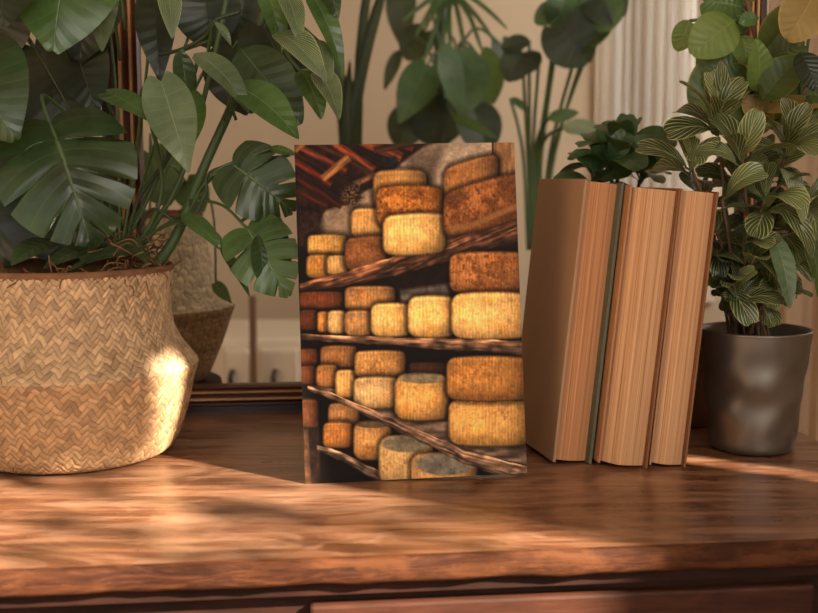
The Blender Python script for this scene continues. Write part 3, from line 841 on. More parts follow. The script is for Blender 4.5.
MB().lathe([(0.0525, 0.115), (0.0538, 0.1175), (0.0532, 0.1195), (0.0518, 0.1190), (0.0508, 0.113), (0.0480, 0.085), (0.047, 0.08)], PC, 96).build('rim', M['steel'], pot, smooth=True)

# ------------------------------------------------------------------ leaf builder
def ribs_profile(kind, s):
    """length of rib and its angle to the midrib for parameter s (0 base .. 1 tip), in units of the leaf half width"""
    if kind == 'heart' or kind == 'monstera':
        th = math.radians(150 - 128 * s ** 0.62)
        L = (0.80 + 0.42 * math.sin(math.pi * min(1, s * 1.15) ** 0.8)) * (1 - s ** 3.2) ** 0.62
        return L, th, 0.82 * s + 0.10
    if kind == 'ovate':
        th = math.radians(75 - 45 * s)
        return max(1e-3, math.sin(math.pi * s ** 0.72)) ** 0.72 * 1.08, th, s * 0.96
    if kind == 'obovate':
        th = math.radians(62 - 34 * s)
        return max(1e-3, math.sin(math.pi * s ** 1.2)) ** 0.62 * 1.10, th, s * 0.97
    if kind == 'strap':
        th = math.radians(45)
        return max(1e-3, math.sin(math.pi * min(1, s * 0.92 + 0.08)) ** 0.35), th, s
    return 1, math.radians(60), s

def leaf_mesh(kind, base, tip, width, n, arch=0.1, fold=0.12, wave=0.03, slits=None, seed=0, ns=None, nt=7, twist=0.0, curl=0.0):
    rng = random.Random(seed)
    ns = ns or {'monstera': 110, 'heart': 40, 'ovate': 26, 'obovate': 22, 'strap': 20}[kind]
    base, tip = Vector(base), Vector(tip)
    a = tip - base; Lm = a.length; a.normalize()
    n = Vector(n); n = (n - a * n.dot(a))
    if n.length < 1e-4: n = a.orthogonal()
    n.normalize(); b = a.cross(n)
    sl = {+1: [], -1: []}
    if kind == 'monstera':
        for sd_ in (1, -1):
            m = slits or 5
            for i in range(m):
                sl[sd_].append(((i + 0.9 + rng.uniform(-0.15, 0.15)) / (m + 0.9), rng.uniform(0.22, 0.42), rng.uniform(0.016, 0.028)))
    v = []; uv = []; f = []
    phs = rng.uniform(0, 6)
    sides = (1, -1)
    idx = {}
    for i in range(ns + 1):
        s = i / ns
        L, th, us = ribs_profile(kind, s)
        for sd_ in sides:
            LL = L
            for (c, dpt, wd) in sl[sd_]:
                q = abs(s - c) / wd
                if q < 1: LL *= dpt + (1 - dpt) * q ** 1.5
            for j in range(nt + 1):
                if j == 0 and sd_ == -1:
                    idx[(i, -1, 0)] = idx[(i, 1, 0)]; continue
                t = j / nt
                te = th * (1 - 0.30 * t) if kind == 'monstera' else th
                lat = math.sin(te) * LL * t * width / 2
                along = us * Lm + math.cos(te) * LL * t * width / 2 * (1 - 0.25 * t)
                if kind in ('ovate', 'obovate', 'strap'): along = min(along, Lm * (0.985 + 0.015 * s))
                x = along / Lm
                z = 4 * arch * Lm * x * (1 - x) if x > -0.5 else 0
                if x > 1: z = 4 * arch * Lm * x * (1 - x)
                z += fold * lat * 1.0 - curl * lat * lat / width * 4
                z += wave * width * math.sin(6 * s + phs + sd_) * t * t
                sx = sd_ * lat
                ang = twist * x
                sx2 = sx * math.cos(ang) - z * math.sin(ang) * 0; z2 = z + sx * math.sin(ang)
                v.append(base + a * along + b * sx2 + n * z2); uv.append((s, sd_ * t))
                idx[(i, sd_, j)] = len(v) - 1
    for i in range(ns):
        for sd_ in sides:
            for j in range(nt):
                q = [idx[(i, sd_, j)], idx[(i + 1, sd_, j)], idx[(i + 1, sd_, j + 1)], idx[(i, sd_, j + 1)]]
                if sd_ == 1: q.reverse()
                f.append(tuple(q))
    return v, f, uv

_seed = [100]
def add_leaf(parent, kind, base, tip, width, mat, n=None, arch=0.1, fold=0.12, wave=0.03, petiole=None, pr=0.0016, pmat=None, **kw):
    _seed[0] += 1
    base = Vector(base); tip = Vector(tip)
    if n is None: n = (Vector((0, -1, 0.6)))
    v, f, uv = leaf_mesh(kind, base, tip, width, n, arch, fold, wave, seed=_seed[0], **kw)
    o = mesh_obj('leaf', v, f, mat, parent, uv=uv)
    if petiole is not None:
        pts = petiole if isinstance(petiole, list) else [petiole]
        a = (tip - base).normalized()
        k_ = 0.10 if kind in ('heart', 'monstera') else 0.02
        end = base + a * (tip - base).length * k_
        mb = MB().tube(spline([*pts, end], 6), pr, 6)
        p = mesh_obj('petiole', mb.v, mb.f, pmat or M['stem'], None)
        p.parent = o; p.location = (0, 0, 0)
    return o
def L_(parent, kind, b, t, wpx, mat, n=None, pet=None, **kw):
    """leaf by pixel + distance: b=(px,py,Y) t=(px,py,Y), width in pixels at that distance"""
    B = P(*b); Tp = P(*t)
    if pet is not None: pet = [P(*q) for q in pet]
    return add_leaf(parent, kind, B, Tp, wpx / pxm((b[2] + t[2]) / 2), mat, n, petiole=pet, **kw)
def stem(parent, pts, r, mat, name='stem'):
    pts = spline([P(*p) for p in pts], 8)
    if isinstance(r, tuple): rr = [r[0] + (r[1] - r[0]) * i / (len(pts) - 1) for i in range(len(pts))]
    else: rr = r
    return MB().tube(pts, rr, 8).build(name, mat, parent, smooth=True)

# ------------------------------------------------------------------ monstera in the big basket
mon = thing('monstera_plant', 'leafy green monstera growing out of the large tan basket, with broad split leaves', 'plant', BC + Vector((0, 0, 0.16)))
ms = MB().lathe([(0.0, 0.160), (0.05, 0.163), (0.0925, 0.158)], BC, 48); ms.build('soil', M['soil'], mon, smooth=True)
# fibrous moss at the rim
mb = MB(); rnd = random.Random(5)
for i in range(230):
    if i < 150: cx, cy, cz = BC.x + rnd.uniform(0.045, 0.088), BC.y + rnd.uniform(-0.055, 0.05), BC.z + rnd.uniform(0.168, 0.205)
    else:
        a = rnd.uniform(-2.9, 0.3); cx, cy, cz = BC.x + 0.09 * math.cos(a), BC.y + 0.09 * math.sin(a), BC.z + rnd.uniform(0.166, 0.184)
    p = Vector((cx, cy, cz)); q = p + Vector((rnd.uniform(-.02, .02), rnd.uniform(-.02, .02), rnd.uniform(-.012, .014))); m2 = (p + q) / 2 + Vector((rnd.uniform(-.01, .01), rnd.uniform(-.01, .01), rnd.uniform(0, .012)))
    mb.tube(bez(p, m2, q, 5), 0.0007, 4)
o = mb.build('moss', M['fibre'], mon, smooth=True); o['kind'] = 'stuff'
CR = P(110, 262, 1.11)
F = Vector((0.05, -1, 0.25)); U = Vector((0, -0.55, 1)); FL = Vector((-0.5, -1, 0.3)); FR = Vector((0.6, -1, 0.2))
crown = (120, 255, 1.12)
# back, dark ones first
for b, t, w_ in (((30, 40, 1.2), (85, 135, 1.19), 80), ((70, 30, 1.2), (100, 120, 1.18), 50), ((-10, 130, 1.19), (35, 255, 1.15), 110), ((60, 160, 1.18), (70, 268, 1.14), 110),
                 ((20, 180, 1.17), (-5, 272, 1.14), 90), ((90, 175, 1.17), (105, 262, 1.14), 44), ((5, 5, 1.2), (-10, 55, 1.2), 60), ((100, -30, 1.2), (78, 70, 1.18), 60),
                 ((155, -20, 1.17), (162, 95, 1.14), 34), ((205, -15, 1.2), (212, 52, 1.2), 55), ((250, -20, 1.22), (235, 60, 1.22), 50), ((235, 45, 1.19), (250, 120, 1.17), 60)):
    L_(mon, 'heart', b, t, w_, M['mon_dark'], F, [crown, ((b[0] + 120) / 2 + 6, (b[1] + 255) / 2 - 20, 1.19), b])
# hero leaves
L_(mon, 'monstera', (46, 112, 1.06), (94, 256, 1.02), 128, M['mon'], Vector((0.25, -1, 0.45)), [crown, (95, 150, 1.14), (44, 95, 1.07)], arch=0.14, wave=0.05, fold=-0.16, slits=4)
L_(mon, 'heart', (82, -75, 1.06), (52, 66, 1.0), 96, M['mon_mid'], Vector((0.1, -1, 0.5)), [(125, 30, 1.15), (110, -90, 1.12)], arch=0.12, fold=-0.12, wave=0.03)
L_(mon, 'heart', (-42, 40, 1.04), (22, 150, 1.0), 84, M['mon'], Vector((-0.2, -1, 0.7)), [(60, 200, 1.15), (-30, 60, 1.1)], arch=0.15, fold=-0.15)
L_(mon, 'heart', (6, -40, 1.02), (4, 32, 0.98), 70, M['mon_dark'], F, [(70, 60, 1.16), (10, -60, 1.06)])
L_(mon, 'ovate', (108, -40, 1.05), (102, 55, 1.02), 34, M['mon_pale'], Vector((0.7, -1, 0.2)), [(120, 60, 1.14)], arch=-0.1)
L_(mon, 'heart', (158, 72, 1.07), (192, 182, 1.03), 42, M['mon_pale'], Vector((0.15, -1, 0.3)), [crown, (140, 140, 1.13), (142, 90, 1.10)], arch=0.06, fold=0.10, wave=0.03)
L_(mon, 'heart', (176, 92, 1.10), (193, 150, 1.08), 42, M['mon_mid'], F, [crown, (165, 160, 1.13)])
L_(mon, 'heart', (100, 92, 1.08), (168, 136, 1.04), 26, M['mon_mid'], Vector((0, -0.6, 1)), [crown, (118, 150, 1.12)], arch=0.1)
L_(mon, 'ovate', (164, -25, 1.08), (172, 42, 1.06), 26, M['streak'], Vector((0.5, -1, 0)), [(168, -40, 1.1)])
L_(mon, 'ovate', (194, 54, 1.06), (250, 116, 1.04), 34, M['mon_pale'], Vector((0.3, -0.8, 0.8)), [(236, 120, 1.12), (215, 60, 1.1)], arch=0.15, fold=0.2)
L_(mon, 'ovate', (232, 84, 1.06), (301, 143, 1.03), 44, M['mon_mid'], Vector((0.2, -0.8, 0.7)), [(225, 120, 1.12)], arch=0.12, fold=0.2, wave=0.03)
L_(mon, 'ovate', (240, 48, 1.10), (303, 128, 1.08), 62, M['mon'], Vector((0, -1, 0.2)), [(245, 70, 1.13)], arch=0.08)
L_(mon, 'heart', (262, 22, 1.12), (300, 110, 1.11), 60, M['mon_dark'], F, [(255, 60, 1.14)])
L_(mon, 'ovate', (180, 50, 1.10), (186, 118, 1.10), 26, M['mon'], FR, [(212, 40, 1.11)])
L_(mon, 'ovate', (216, 22, 1.06), (232, 48, 1.05), 10, M['mon_pale'], FR, [(205, 70, 1.12), (212, 30, 1.08)])
for b, t, w_, m in (((276, 34, 1.04), (328, 84, 1.0), 34, 'streak'), ((284, -8, 1.05), (300, 48, 1.02), 26, 'streak'), ((306, -14, 1.05), (344, 84, 1.03), 26, 'mon_mid'), ((318, 40, 1.04), (328, 100, 1.02), 20, 'streak'),
                    ((316, 72, 1.04), (340, 124, 1.0), 28, 'streak'), ((300, 70, 1.06), (322, 122, 1.04), 30, 'mon_mid'), ((262, -20, 1.08), (282, 58, 1.06), 30, 'mon_mid'), ((320, -25, 1.05), (338, 24, 1.03), 22, 'mon')):
    L_(mon, 'ovate', b, t, w_, M[m], Vector((0.3, -1, 0.4)), [(270, -10, 1.12), ((b[0] + 270) / 2, b[1] - 22, 1.08)], arch=0.16, fold=0.3, wave=0.05)
# hanging split leaves
L_(mon, 'monstera', (226, 160, 1.10), (298, 216, 1.10), 70, M['mon'], F, [(186, 218, 1.12), (205, 185, 1.11)], slits=3, arch=0.1)
L_(mon, 'monstera', (243, 222, 1.09), (292, 302, 1.07), 66, M['mon_mid'], F, [(190, 200, 1.12), (222, 205, 1.1)], slits=3, arch=0.08)
L_(mon, 'ovate', (262, 205, 1.10), (291, 280, 1.09), 30, M['mon'], F, [(240, 222, 1.1)])
L_(mon, 'ovate', (258, 235, 1.08), (262, 290, 1.07), 26, M['mon'], FR, [(245, 226, 1.09)])
L_(mon, 'ovate', (221, 248, 1.12), (251, 300, 1.10), 13, M['mon_mid'], FR, [(190, 215, 1.13), (218, 235, 1.12)])
L_(mon, 'ovate', (182, 214, 1.10), (222, 252, 1.08), 24, M['mon_mid'], U, [crown, (165, 225, 1.12)])
L_(mon, 'ovate', (270, 148, 1.09), (300, 156, 1.08), 10, M['mon_mid'], F, [(190, 205, 1.12), (215, 172, 1.1), (245, 158, 1.1)])
for b, t, w_ in (((150, 252, 1.06), (62, 274, 1.01), 26), ((110, 245, 1.07), (40, 272, 1.03), 30), ((95, 235, 1.08), (85, 270, 1.02), 28), ((150, 240, 1.08), (188, 222, 1.05), 20), ((60, 240, 1.08), (10, 268, 1.03), 36), ((120, 240, 1.08), (150, 268, 1.02), 20)):
    L_(mon, 'ovate', b, t, w_, M['mon'], U, [crown], arch=0.1)
# stems
stem(mon, [(150, 272, 1.10), (176, 236, 1.12), (205, 165, 1.13), (238, 90, 1.13), (275, -20, 1.13)], (0.0058, 0.0040), M['stem'])
stem(mon, [(crown[0], 262, 1.12), (150, 225, 1.12), (162, 180, 1.12), (148, 110, 1.11)], 0.0022, M['stem'])
stem(mon, [(crown[0] + 10, 262, 1.13), (175, 190, 1.13), (198, 120, 1.14), (218, 40, 1.14), (230, -20, 1.14)], 0.0026, M['stem'])
stem(mon, [(160, 55, 1.12), (185, 48, 1.1), (205, 36, 1.09), (216, 20, 1.08), (240, 12, 1.08)], 0.0018, M['stem_dark'])
stem(mon, [(130, 262, 1.12), (150, 210, 1.1), (185, 225, 1.1), (205, 195, 1.1), (214, 170, 1.1), (290, 155, 1.1)], 0.0016, M['stem_dark'])
stem(mon, [(125, 262, 1.12), (138, 200, 1.12), (172, 150, 1.12), (198, 60, 1.12)], 0.0020, M['stem_dark'])

# plant in the second basket
p2 = thing('leafy_plant', 'small dim green plant growing in the grey-beige basket behind the frame', 'plant', B2 + Vector((0, 0, 0.19)))
MB().lathe([(0.0, 0.19), (0.0795, 0.19)], B2, 32).build('soil', M['soil'], p2)
c2 = (150, 240, 1.47)
for b, t, w_ in (((214, 282, 1.42), (234, 306, 1.40), 11), ((120, 190, 1.5), (80, 235, 1.5), 50), ((185, 180, 1.52), (205, 215, 1.5), 30), ((150, 150, 1.52), (170, 210, 1.5), 46)):
    L_(p2, 'heart', b, t, w_, M['far'], F, [c2, ((b[0] + 150) / 2 + (25 if b[0] > 210 else 0), 196 if b[0] > 210 else b[1] - 12, 1.45)])

# ------------------------------------------------------------------ variegated plant in the pewter pot
var = thing('variegated_plant', 'bushy plant with cream-veined green leaves growing in the pewter pot', 'plant', PC + Vector((0, 0, 0.09)))
MB().lathe([(0.0, 0.100), (0.03, 0.1015), (0.0478, 0.099)], PC, 40).build('soil', M['soil'], var, smooth=True)
rnd = random.Random(21)
vb = PC + Vector((0, 0, 0.099))
cnt = [0]
def rosette(px, py, Y, nl, ln, wd, tilt, mat, via=None, parent=None, kind='ovate', up=Vector((0, -0.75, 0.75)), root=None, stem_r=0.0016, smat=None):
    parent = parent or var
    c = P(px, py, Y)
    root = root if root is not None else vb + Vector((rnd.uniform(-.02, .02), rnd.uniform(-.015, .02), 0))
    mid = via if via is not None else (root + c) / 2 + Vector((rnd.uniform(-.012, .012), rnd.uniform(-.01, .01), 0))
    MB().tube(bez(root, mid, c, 10), stem_r, 6).build('stem', smat or M['stem_brown'], parent, smooth=True)
    a0 = rnd.uniform(0, 6)
    for i in range(nl):
        cnt[0] += 1
        a = a0 + i * 2.4
        lay = i / max(1, nl - 1)
        el = math.radians(tilt[0] + (tilt[1] - tilt[0]) * lay + rnd.uniform(-8, 8))
        d = Vector((math.cos(a) * math.cos(el), math.sin(a) * math.cos(el), math.sin(el)))
        l = ln * rnd.uniform(0.8, 1.12) * (1 - 0.25 * lay)
        up_ = up if rnd.random() < 0.6 else Vector((rnd.uniform(-.5, .5), -0.15, 1))
        n_ = up_ - d * up_.dot(d)
        if n_.length < 0.3: n_ = Vector((-math.cos(a), -math.sin(a), 0.3))
        bpt = c - Vector((0, 0, (1 - lay) * 0.010)) + d * 0.004
        tp = bpt + d * l
        if parent is var and tp.z < T + 0.265 and min(tp.y, bpt.y) < 1.19 and min(tp.x, bpt.x) < 0.268 + 0.095 * (tp.z - T) - 0.15 * (tp.y - 1.05) + 0.006: continue
        if parent is var and tp.z < T + 0.125 and tp.z < bpt.z and math.hypot(tp.x - PC.x, tp.y - PC.y) > 0.03: continue
        mm = mat if not isinstance(mat, list) else mat[rnd.randrange(len(mat))]
        add_leaf(parent, kind, bpt, bpt + d * l, l * wd * rnd.uniform(0.95, 1.3), mm, n_, arch=rnd.uniform(0.10, 0.26), fold=0.22, wave=0.05, petiole=c - Vector((0, 0, (1 - lay) * 0.012)), pr=0.0011, nt=4, ns=18)
VM = [M['var'], M['var'], M['var_lit']]
for a in ((716, 122, 1.09, 10, 0.058, 0.52, (-5, 70)), (690, 165, 1.08, 9, 0.056, 0.56, (-15, 50)), (742, 158, 1.06, 9, 0.056, 0.56, (-10, 60)), (786, 146, 1.08, 10, 0.056, 0.52, (-5, 65)),
          (722, 200, 1.06, 9, 0.052, 0.6, (-30, 40)), (765, 200, 1.06, 9, 0.056, 0.56, (-25, 50)), (744, 240, 1.06, 8, 0.054, 0.56, (-45, 20)), (805, 200, 1.09, 8, 0.050, 0.55, (-35, 40)),
          (730, 275, 1.075, 8, 0.040, 0.62, (-50, 20)), (775, 255, 1.08, 7, 0.046, 0.55, (-60, 5)), (752, 296, 1.08, 8, 0.038, 0.6, (-30, 50)), (714, 235, 1.11, 8, 0.042, 0.62, (-40, 40)),
          (735, 180, 1.12, 8, 0.050, 0.6, (-20, 50)), (770, 170, 1.13, 8, 0.050, 0.6, (-20, 50)), (750, 220, 1.13, 8, 0.050, 0.6, (-30, 50)), (735, 255, 1.12, 7, 0.044, 0.6, (-30, 50)), (760, 285, 1.12, 8, 0.044, 0.6, (-30, 50)), (725, 305, 1.09, 8, 0.036, 0.66, (-5, 60)), (738, 292, 1.065, 7, 0.036, 0.66, (0, 60)), (768, 290, 1.07, 8, 0.038, 0.66, (0, 60)), (750, 262, 1.06, 9, 0.042, 0.66, (-15, 55)), (718, 270, 1.1, 8, 0.042, 0.66, (-15, 50)), (775, 225, 1.1, 8, 0.05, 0.56, (-40, 40)), (702, 200, 1.14, 7, 0.05, 0.56, (-20, 40))):
    rosette(*a, VM, kind='obovate')
L_(var, 'ovate', (719, 112, 1.08), (721, 58, 1.07), 22, M['var'], F, [(716, 125, 1.09)], arch=0.05)
L_(var, 'ovate', (782, 168, 1.06), (803, 226, 1.03), 30, M['var_lit'], Vector((0.6, -1, 0.3)), [(775, 200, 1.09)], arch=0.1)
L_(var, 'ovate', (772, 232, 1.05), (790, 312, 1.03), 28, M['mon_pale'], Vector((0.3, -1, 0)), [(766, 225, 1.08)], arch=0.08)
L_(var, 'ovate', (780, 206, 1.05), (812, 262, 1.04), 24, M['var'], Vector((0.3, -1, 0.3)), [(764, 210, 1.08)], arch=0.2)
L_(var, 'ovate', (806, 232, 1.06), (818, 300, 1.05), 22, M['broad'], Vector((0.3, -1, 0.1)), [(798, 215, 1.09)], arch=0.1)

# ------------------------------------------------------------------ peperomia behind the books, broad-leaved plant beside it
pp = thing('planter', 'tall clay planter hidden behind the books', 'planter', (P(612, 300, 1.235).x, 1.235, T))
pc = Vector(pp.location)
MB().lathe([(0.0, 0.001), (0.028, 0.001), (0.034, 0.09), (0.040, 0.205), (0.043, 0.21), (0.043, 0.225), (0.039, 0.225), (0.037, 0.2)], pc, 40).build('planter_body', M['terracotta'], pp, smooth=True)
pep = thing('peperomia_plant', 'low plant with rounded dark green leaves peeking above the middle book', 'plant', pc + Vector((0, 0, 0.2)))
MB().lathe([(0.0, 0.204), (0.036, 0.203)], pc, 32).build('soil', M['soil'], pep)
for a in ((612, 168, 1.235, 11, 0.062, 0.62, (0, 75)), (594, 176, 1.24, 9, 0.050, 0.66, (-5, 60)), (642, 172, 1.245, 9, 0.056, 0.62, (-5, 60)), (622, 156, 1.25, 7, 0.058, 0.62, (20, 80))):
    rosette(*a, M['succ'], parent=pep, kind='obovate', root=pc + Vector((0, 0, 0.203)), stem_r=0.002, smat=M['stem_dark'])

gp = thing('planter', 'round clay planter hidden behind the third book', 'planter', (P(688, 300, 1.215).x, 1.215, T))
gc = Vector(gp.location)
MB().lathe([(0.0, 0.001), (0.03, 0.001), (0.036, 0.05), (0.040, 0.085), (0.042, 0.09), (0.042, 0.1), (0.038, 0.1), (0.036, 0.08)], gc, 40).build('planter_body', M['terracotta'], gp, smooth=True)
gr = thing('broad_leaved_plant', 'tall plant with broad olive and yellowing leaves rising above the variegated plant', 'plant', gc + Vector((0, 0, 0.08)))
MB().lathe([(0.0, 0.084), (0.035, 0.083)], gc, 32).build('soil', M['soil'], gr)
root = (688, 262, 1.215)
stem(gr, [root, (700, 190, 1.2), (745, 120, 1.18), (757, 70, 1.18), (752, 20, 1.18), (740, -20, 1.18)], 0.0024, M['stem_brown'])
stem(gr, [root, (720, 170, 1.2), (790, 110, 1.17), (822, 60, 1.17)], 0.0024, M['stem_brown'])
J = {'a': (750, 95, 1.18), 'b': (757, 60, 1.18), 'c': (750, 15, 1.18), 'd': (800, 100, 1.17)}
for b, t, w_, m, j, nn in (((740, 62, 1.17), (700, 76, 1.17), 60, 'broad', 'a', F), ((735, 88, 1.18), (690, 108, 1.17), 62, 'broad', 'a', F), ((758, 92, 1.16), (756, 36, 1.14), 30, 'broad_light', 'a', F),
                       ((764, 55, 1.17), (806, -2, 1.15), 46, 'broad', 'b', F), ((764, 62, 1.17), (806, 44, 1.15), 46, 'broad', 'b', F), ((762, 100, 1.15), (803, 56, 1.14), 42, 'broad', 'a', FL),
                       ((770, 78, 1.19), (752, 130, 1.18), 60, 'broad', 'a', F), ((735, 20, 1.17), (690, 56, 1.16), 50, 'broad_light', 'c', F), ((745, 8, 1.19), (700, 2, 1.19), 56, 'mon_mid', 'c', F),
                       ((742, 35, 1.18), (746, 66, 1.17), 30, 'broad_light', 'c', F), ((758, 18, 1.16), (738, 22, 1.16), 17, 'mon_mid', 'c', F), ((816, -10, 1.13), (786, 42, 1.12), 52, 'broad_tan', 'd', F),
                       ((765, 112, 1.16), (830, 108, 1.14), 40, 'broad_tan', 'd', U), ((778, 84, 1.18), (826, 92, 1.17), 50, 'broad', 'd', F), ((800, 52, 1.12), (816, 92, 1.11), 34, 'mon_dark', 'd', F),
                       ((770, 128, 1.17), (742, 96, 1.17), 32, 'broad_tan', 'a', F), ((722, 50, 1.18), (740, 82, 1.17), 34, 'broad_tan', 'a', F), ((810, 95, 1.15), (830, 160, 1.14), 50, 'broad', 'd', F), ((690, 20, 1.2), (676, 52, 1.2), 26, 'broad_light', 'c', F)):
    L_(gr, 'heart' if w_ > 55 else 'ovate', b, t, w_, M[m], nn, [J[j]], arch=0.1, fold=0.12)

# unseen shrub added outside the window, leaves set along sun rays to cast dapples
gs = thing('garden_bush', 'leafy bush in the garden outside the sunny window', 'bush', (WX + 0.75, -0.7, 0))
rnd = random.Random(8)
MB().tube([(WX + 0.75, -0.7, 0), (WX + 0.7, -0.6, 1.2), (WX + 0.75, -0.5, 2.6)], 0.014, 8).build('stem', M['stem_brown'], gs, smooth=True)
def along_sun(px, py, dist, z=T):
    return G(px, py, z) + sd * dist
for (px, py, ln) in ((230, 508, .07), (290, 514, .06), (60, 522, .06), (130, 532, .05), (20, 480, .08), (100, 488, .06), (260, 556, .05), (180, 556, .05), (450, 515, .06), (400, 530, .05), (560, 525, .06), (630, 535, .06), (30, 552, .05), (480, 548, .05), (350, 548, .04)):
    d = (4.0 - 1.0) * rnd.uniform(0.92, 1.0)
    c_ = along_sun(px, py, d)
    h_ = Vector((rnd.uniform(-.3, .3), rnd.uniform(-.2, .2), -1)).normalized() if rnd.random() < .4 else Vector((.2, 1, rnd.uniform(-.4, .4))).normalized()
    add_leaf(gs, 'ovate', c_ - h_ * ln / 2, c_ + h_ * ln / 2, ln * 0.45, M['broad'], sd, arch=0.05, petiole=Vector((WX + 0.72, -0.55, c_.z + 0.1)), pr=0.002)
for (px, z, ln) in ((20, .05, .10), (60, .03, .10), (90, .09, .10), (40, .11, .10), (-10, .1, .1), (95, .04, .09), (10, .13, .09), (70, .14, .08), (115, .10, .05), (118, .02, .05), (75, .06, .1), (140, .055, .03)):  # added leaves that keep sun off the left of the basket
    c_ = P(px, 300, 1.02); c_.z = T + z; c_ = c_ + sd * 2.95
    add_leaf(gs, 'ovate', c_ - Vector((0, 0.3, 0.9)) * ln / 2, c_ + Vector((0, 0.3, 0.9)) * ln / 2, ln * 0.7, M['broad'], sd, petiole=Vector((WX + 0.72, -0.55, c_.z + 0.1)), pr=0.002)

# ------------------------------------------------------------------ far room: plants, curtain, dresser
def floor_pot(label, px, Y, r, h, mat):
    x = P(px, 300, Y).x
    q = thing('plant_pot', label, 'pot', (x, Y, 0))
    MB().lathe([(0, 0.002), (r * 0.7, 0.002), (r * 0.75, 0.01), (r, h), (r * 1.06, h), (r * 1.06, h + 0.02), (r * 0.95, h + 0.02), (r * 0.9, h - 0.03)], (x, Y, 0), 40).build('pot_body', mat, q, smooth=True)
    return Vector((x, Y, h - 0.02))
def soil_disc(parent, c, r): MB().lathe([(0, 0), (r, 0)], c, 32).build('soil', M['soil'], parent)
# A strappy plant
c = floor_pot('clay pot on the floor behind the table, under the strap-leaved plant', 350, 2.1, 0.11, 0.5, M['terracotta'])
pa_ = thing('strap_leaved_plant', 'blurred plant with long dark upright strap leaves, behind the cheese print', 'plant', c)
soil_disc(pa_, c, 0.095)
for (b, m1, t, w_) in (((352, 420, 2.1), (350, 150, 2.1), (388, -30, 2.1), 16), ((348, 420, 2.1), (345, 140, 2.1), (322, -20, 2.1), 15), ((356, 420, 2.1), (358, 100, 2.12), (372, -40, 2.12), 12), ((345, 420, 2.1), (343, 200, 2.1), (350, 60, 2.08), 14)):
    pts = spline([c + Vector(((b[0] - 350) / 500, 0, 0)), P(*m1), P(*t)], 10); n_ = len(pts)
    v = []; f = []; uv = []
    for i, p in enumerate(pts):
        s = i / (n_ - 1); wd = w_ * 0.72 / pxm(2.1) / 2 * (0.55 + 0.6 * math.sin(math.pi * min(1, s * 0.8 + 0.1))) * min(1, (1.02 - s) * 6)
        for j, q in enumerate((-1, 0, 1)):
            v.append(p + Vector((q * wd, 0.01 * (1 - abs(q)), 0))); uv.append((s, q))
    for i in range(n_ - 1):
        for j in range(2): f.append((i * 3 + j, i * 3 + j + 1, i * 3 + 4 + j, i * 3 + 3 + j))
    mesh_obj('leaf', v, f, M['far_dark'], pa_, uv=uv)
# B + C philodendron
c = floor_pot('tall clay pot on the floor behind the table, under the heart-leaved plant', 450, 2.3, 0.1, 0.55, M['terracotta'])
pb_ = thing('philodendron_plant', 'blurred philodendron with a large heart-shaped leaf above the middle of the print', 'plant', c)
soil_disc(pb_, c, 0.085)
MB().tube(spline([c, P(448, 200, 2.3), P(440, 60, 2.3), P(446, -40, 2.3)], 8), 0.012, 8).build('stem', M['stem_dark'], pb_, smooth=True)
for kind, b, t, w_, m in (('heart', (458, 48, 2.15), (462, 122, 2.1), 66, 'far'), ('heart', (430, 62, 2.25), (396, 130, 2.2), 44, 'far'), ('heart', (478, 52, 2.2), (494, 108, 2.2), 48, 'far'), ('heart', (440, 95, 2.3), (432, 150, 2.3), 66, 'far_dark'),
                      ('heart', (470, 105, 2.3), (486, 160, 2.3), 56, 'far_dark'), ('heart', (410, 110, 2.3), (398, 150, 2.3), 44, 'far_dark'), ('heart', (425, 30, 2.35), (405, 62, 2.35), 40, 'far_dark'), ('heart', (402, -25, 2.4), (403, 58, 2.4), 34, 'far_dark'),
                      ('ovate', (400, 50, 2.4), (384, 92, 2.4), 20, 'far_dark'), ('heart', (500, 40, 2.3), (512, 84, 2.3), 40, 'far_dark'), ('ovate', (452, 115, 2.2), (500, 140, 2.15), 18, 'far')):
    L_(pb_, kind, b, t, w_ * 0.74, M[m], Vector((rnd.uniform(-.5, .5), -1, rnd.uniform(0, .6))), [(444, 90, 2.3), ((b[0] + 444) / 2, b[1] - 10, 2.28)], pr=0.003)
for i, (x, y) in enumerate(((414, 40), (424, 62), (436, 70), (450, 66), (466, 60), (482, 52), (496, 44), (508, 30), (402, 22), (470, 20), (430, 20))):
    L_(pb_, 'strap', (446 + (i % 3) * 4, -12, 2.28), (x, y, 2.2), 7, M['far'], F, None, arch=0.14)
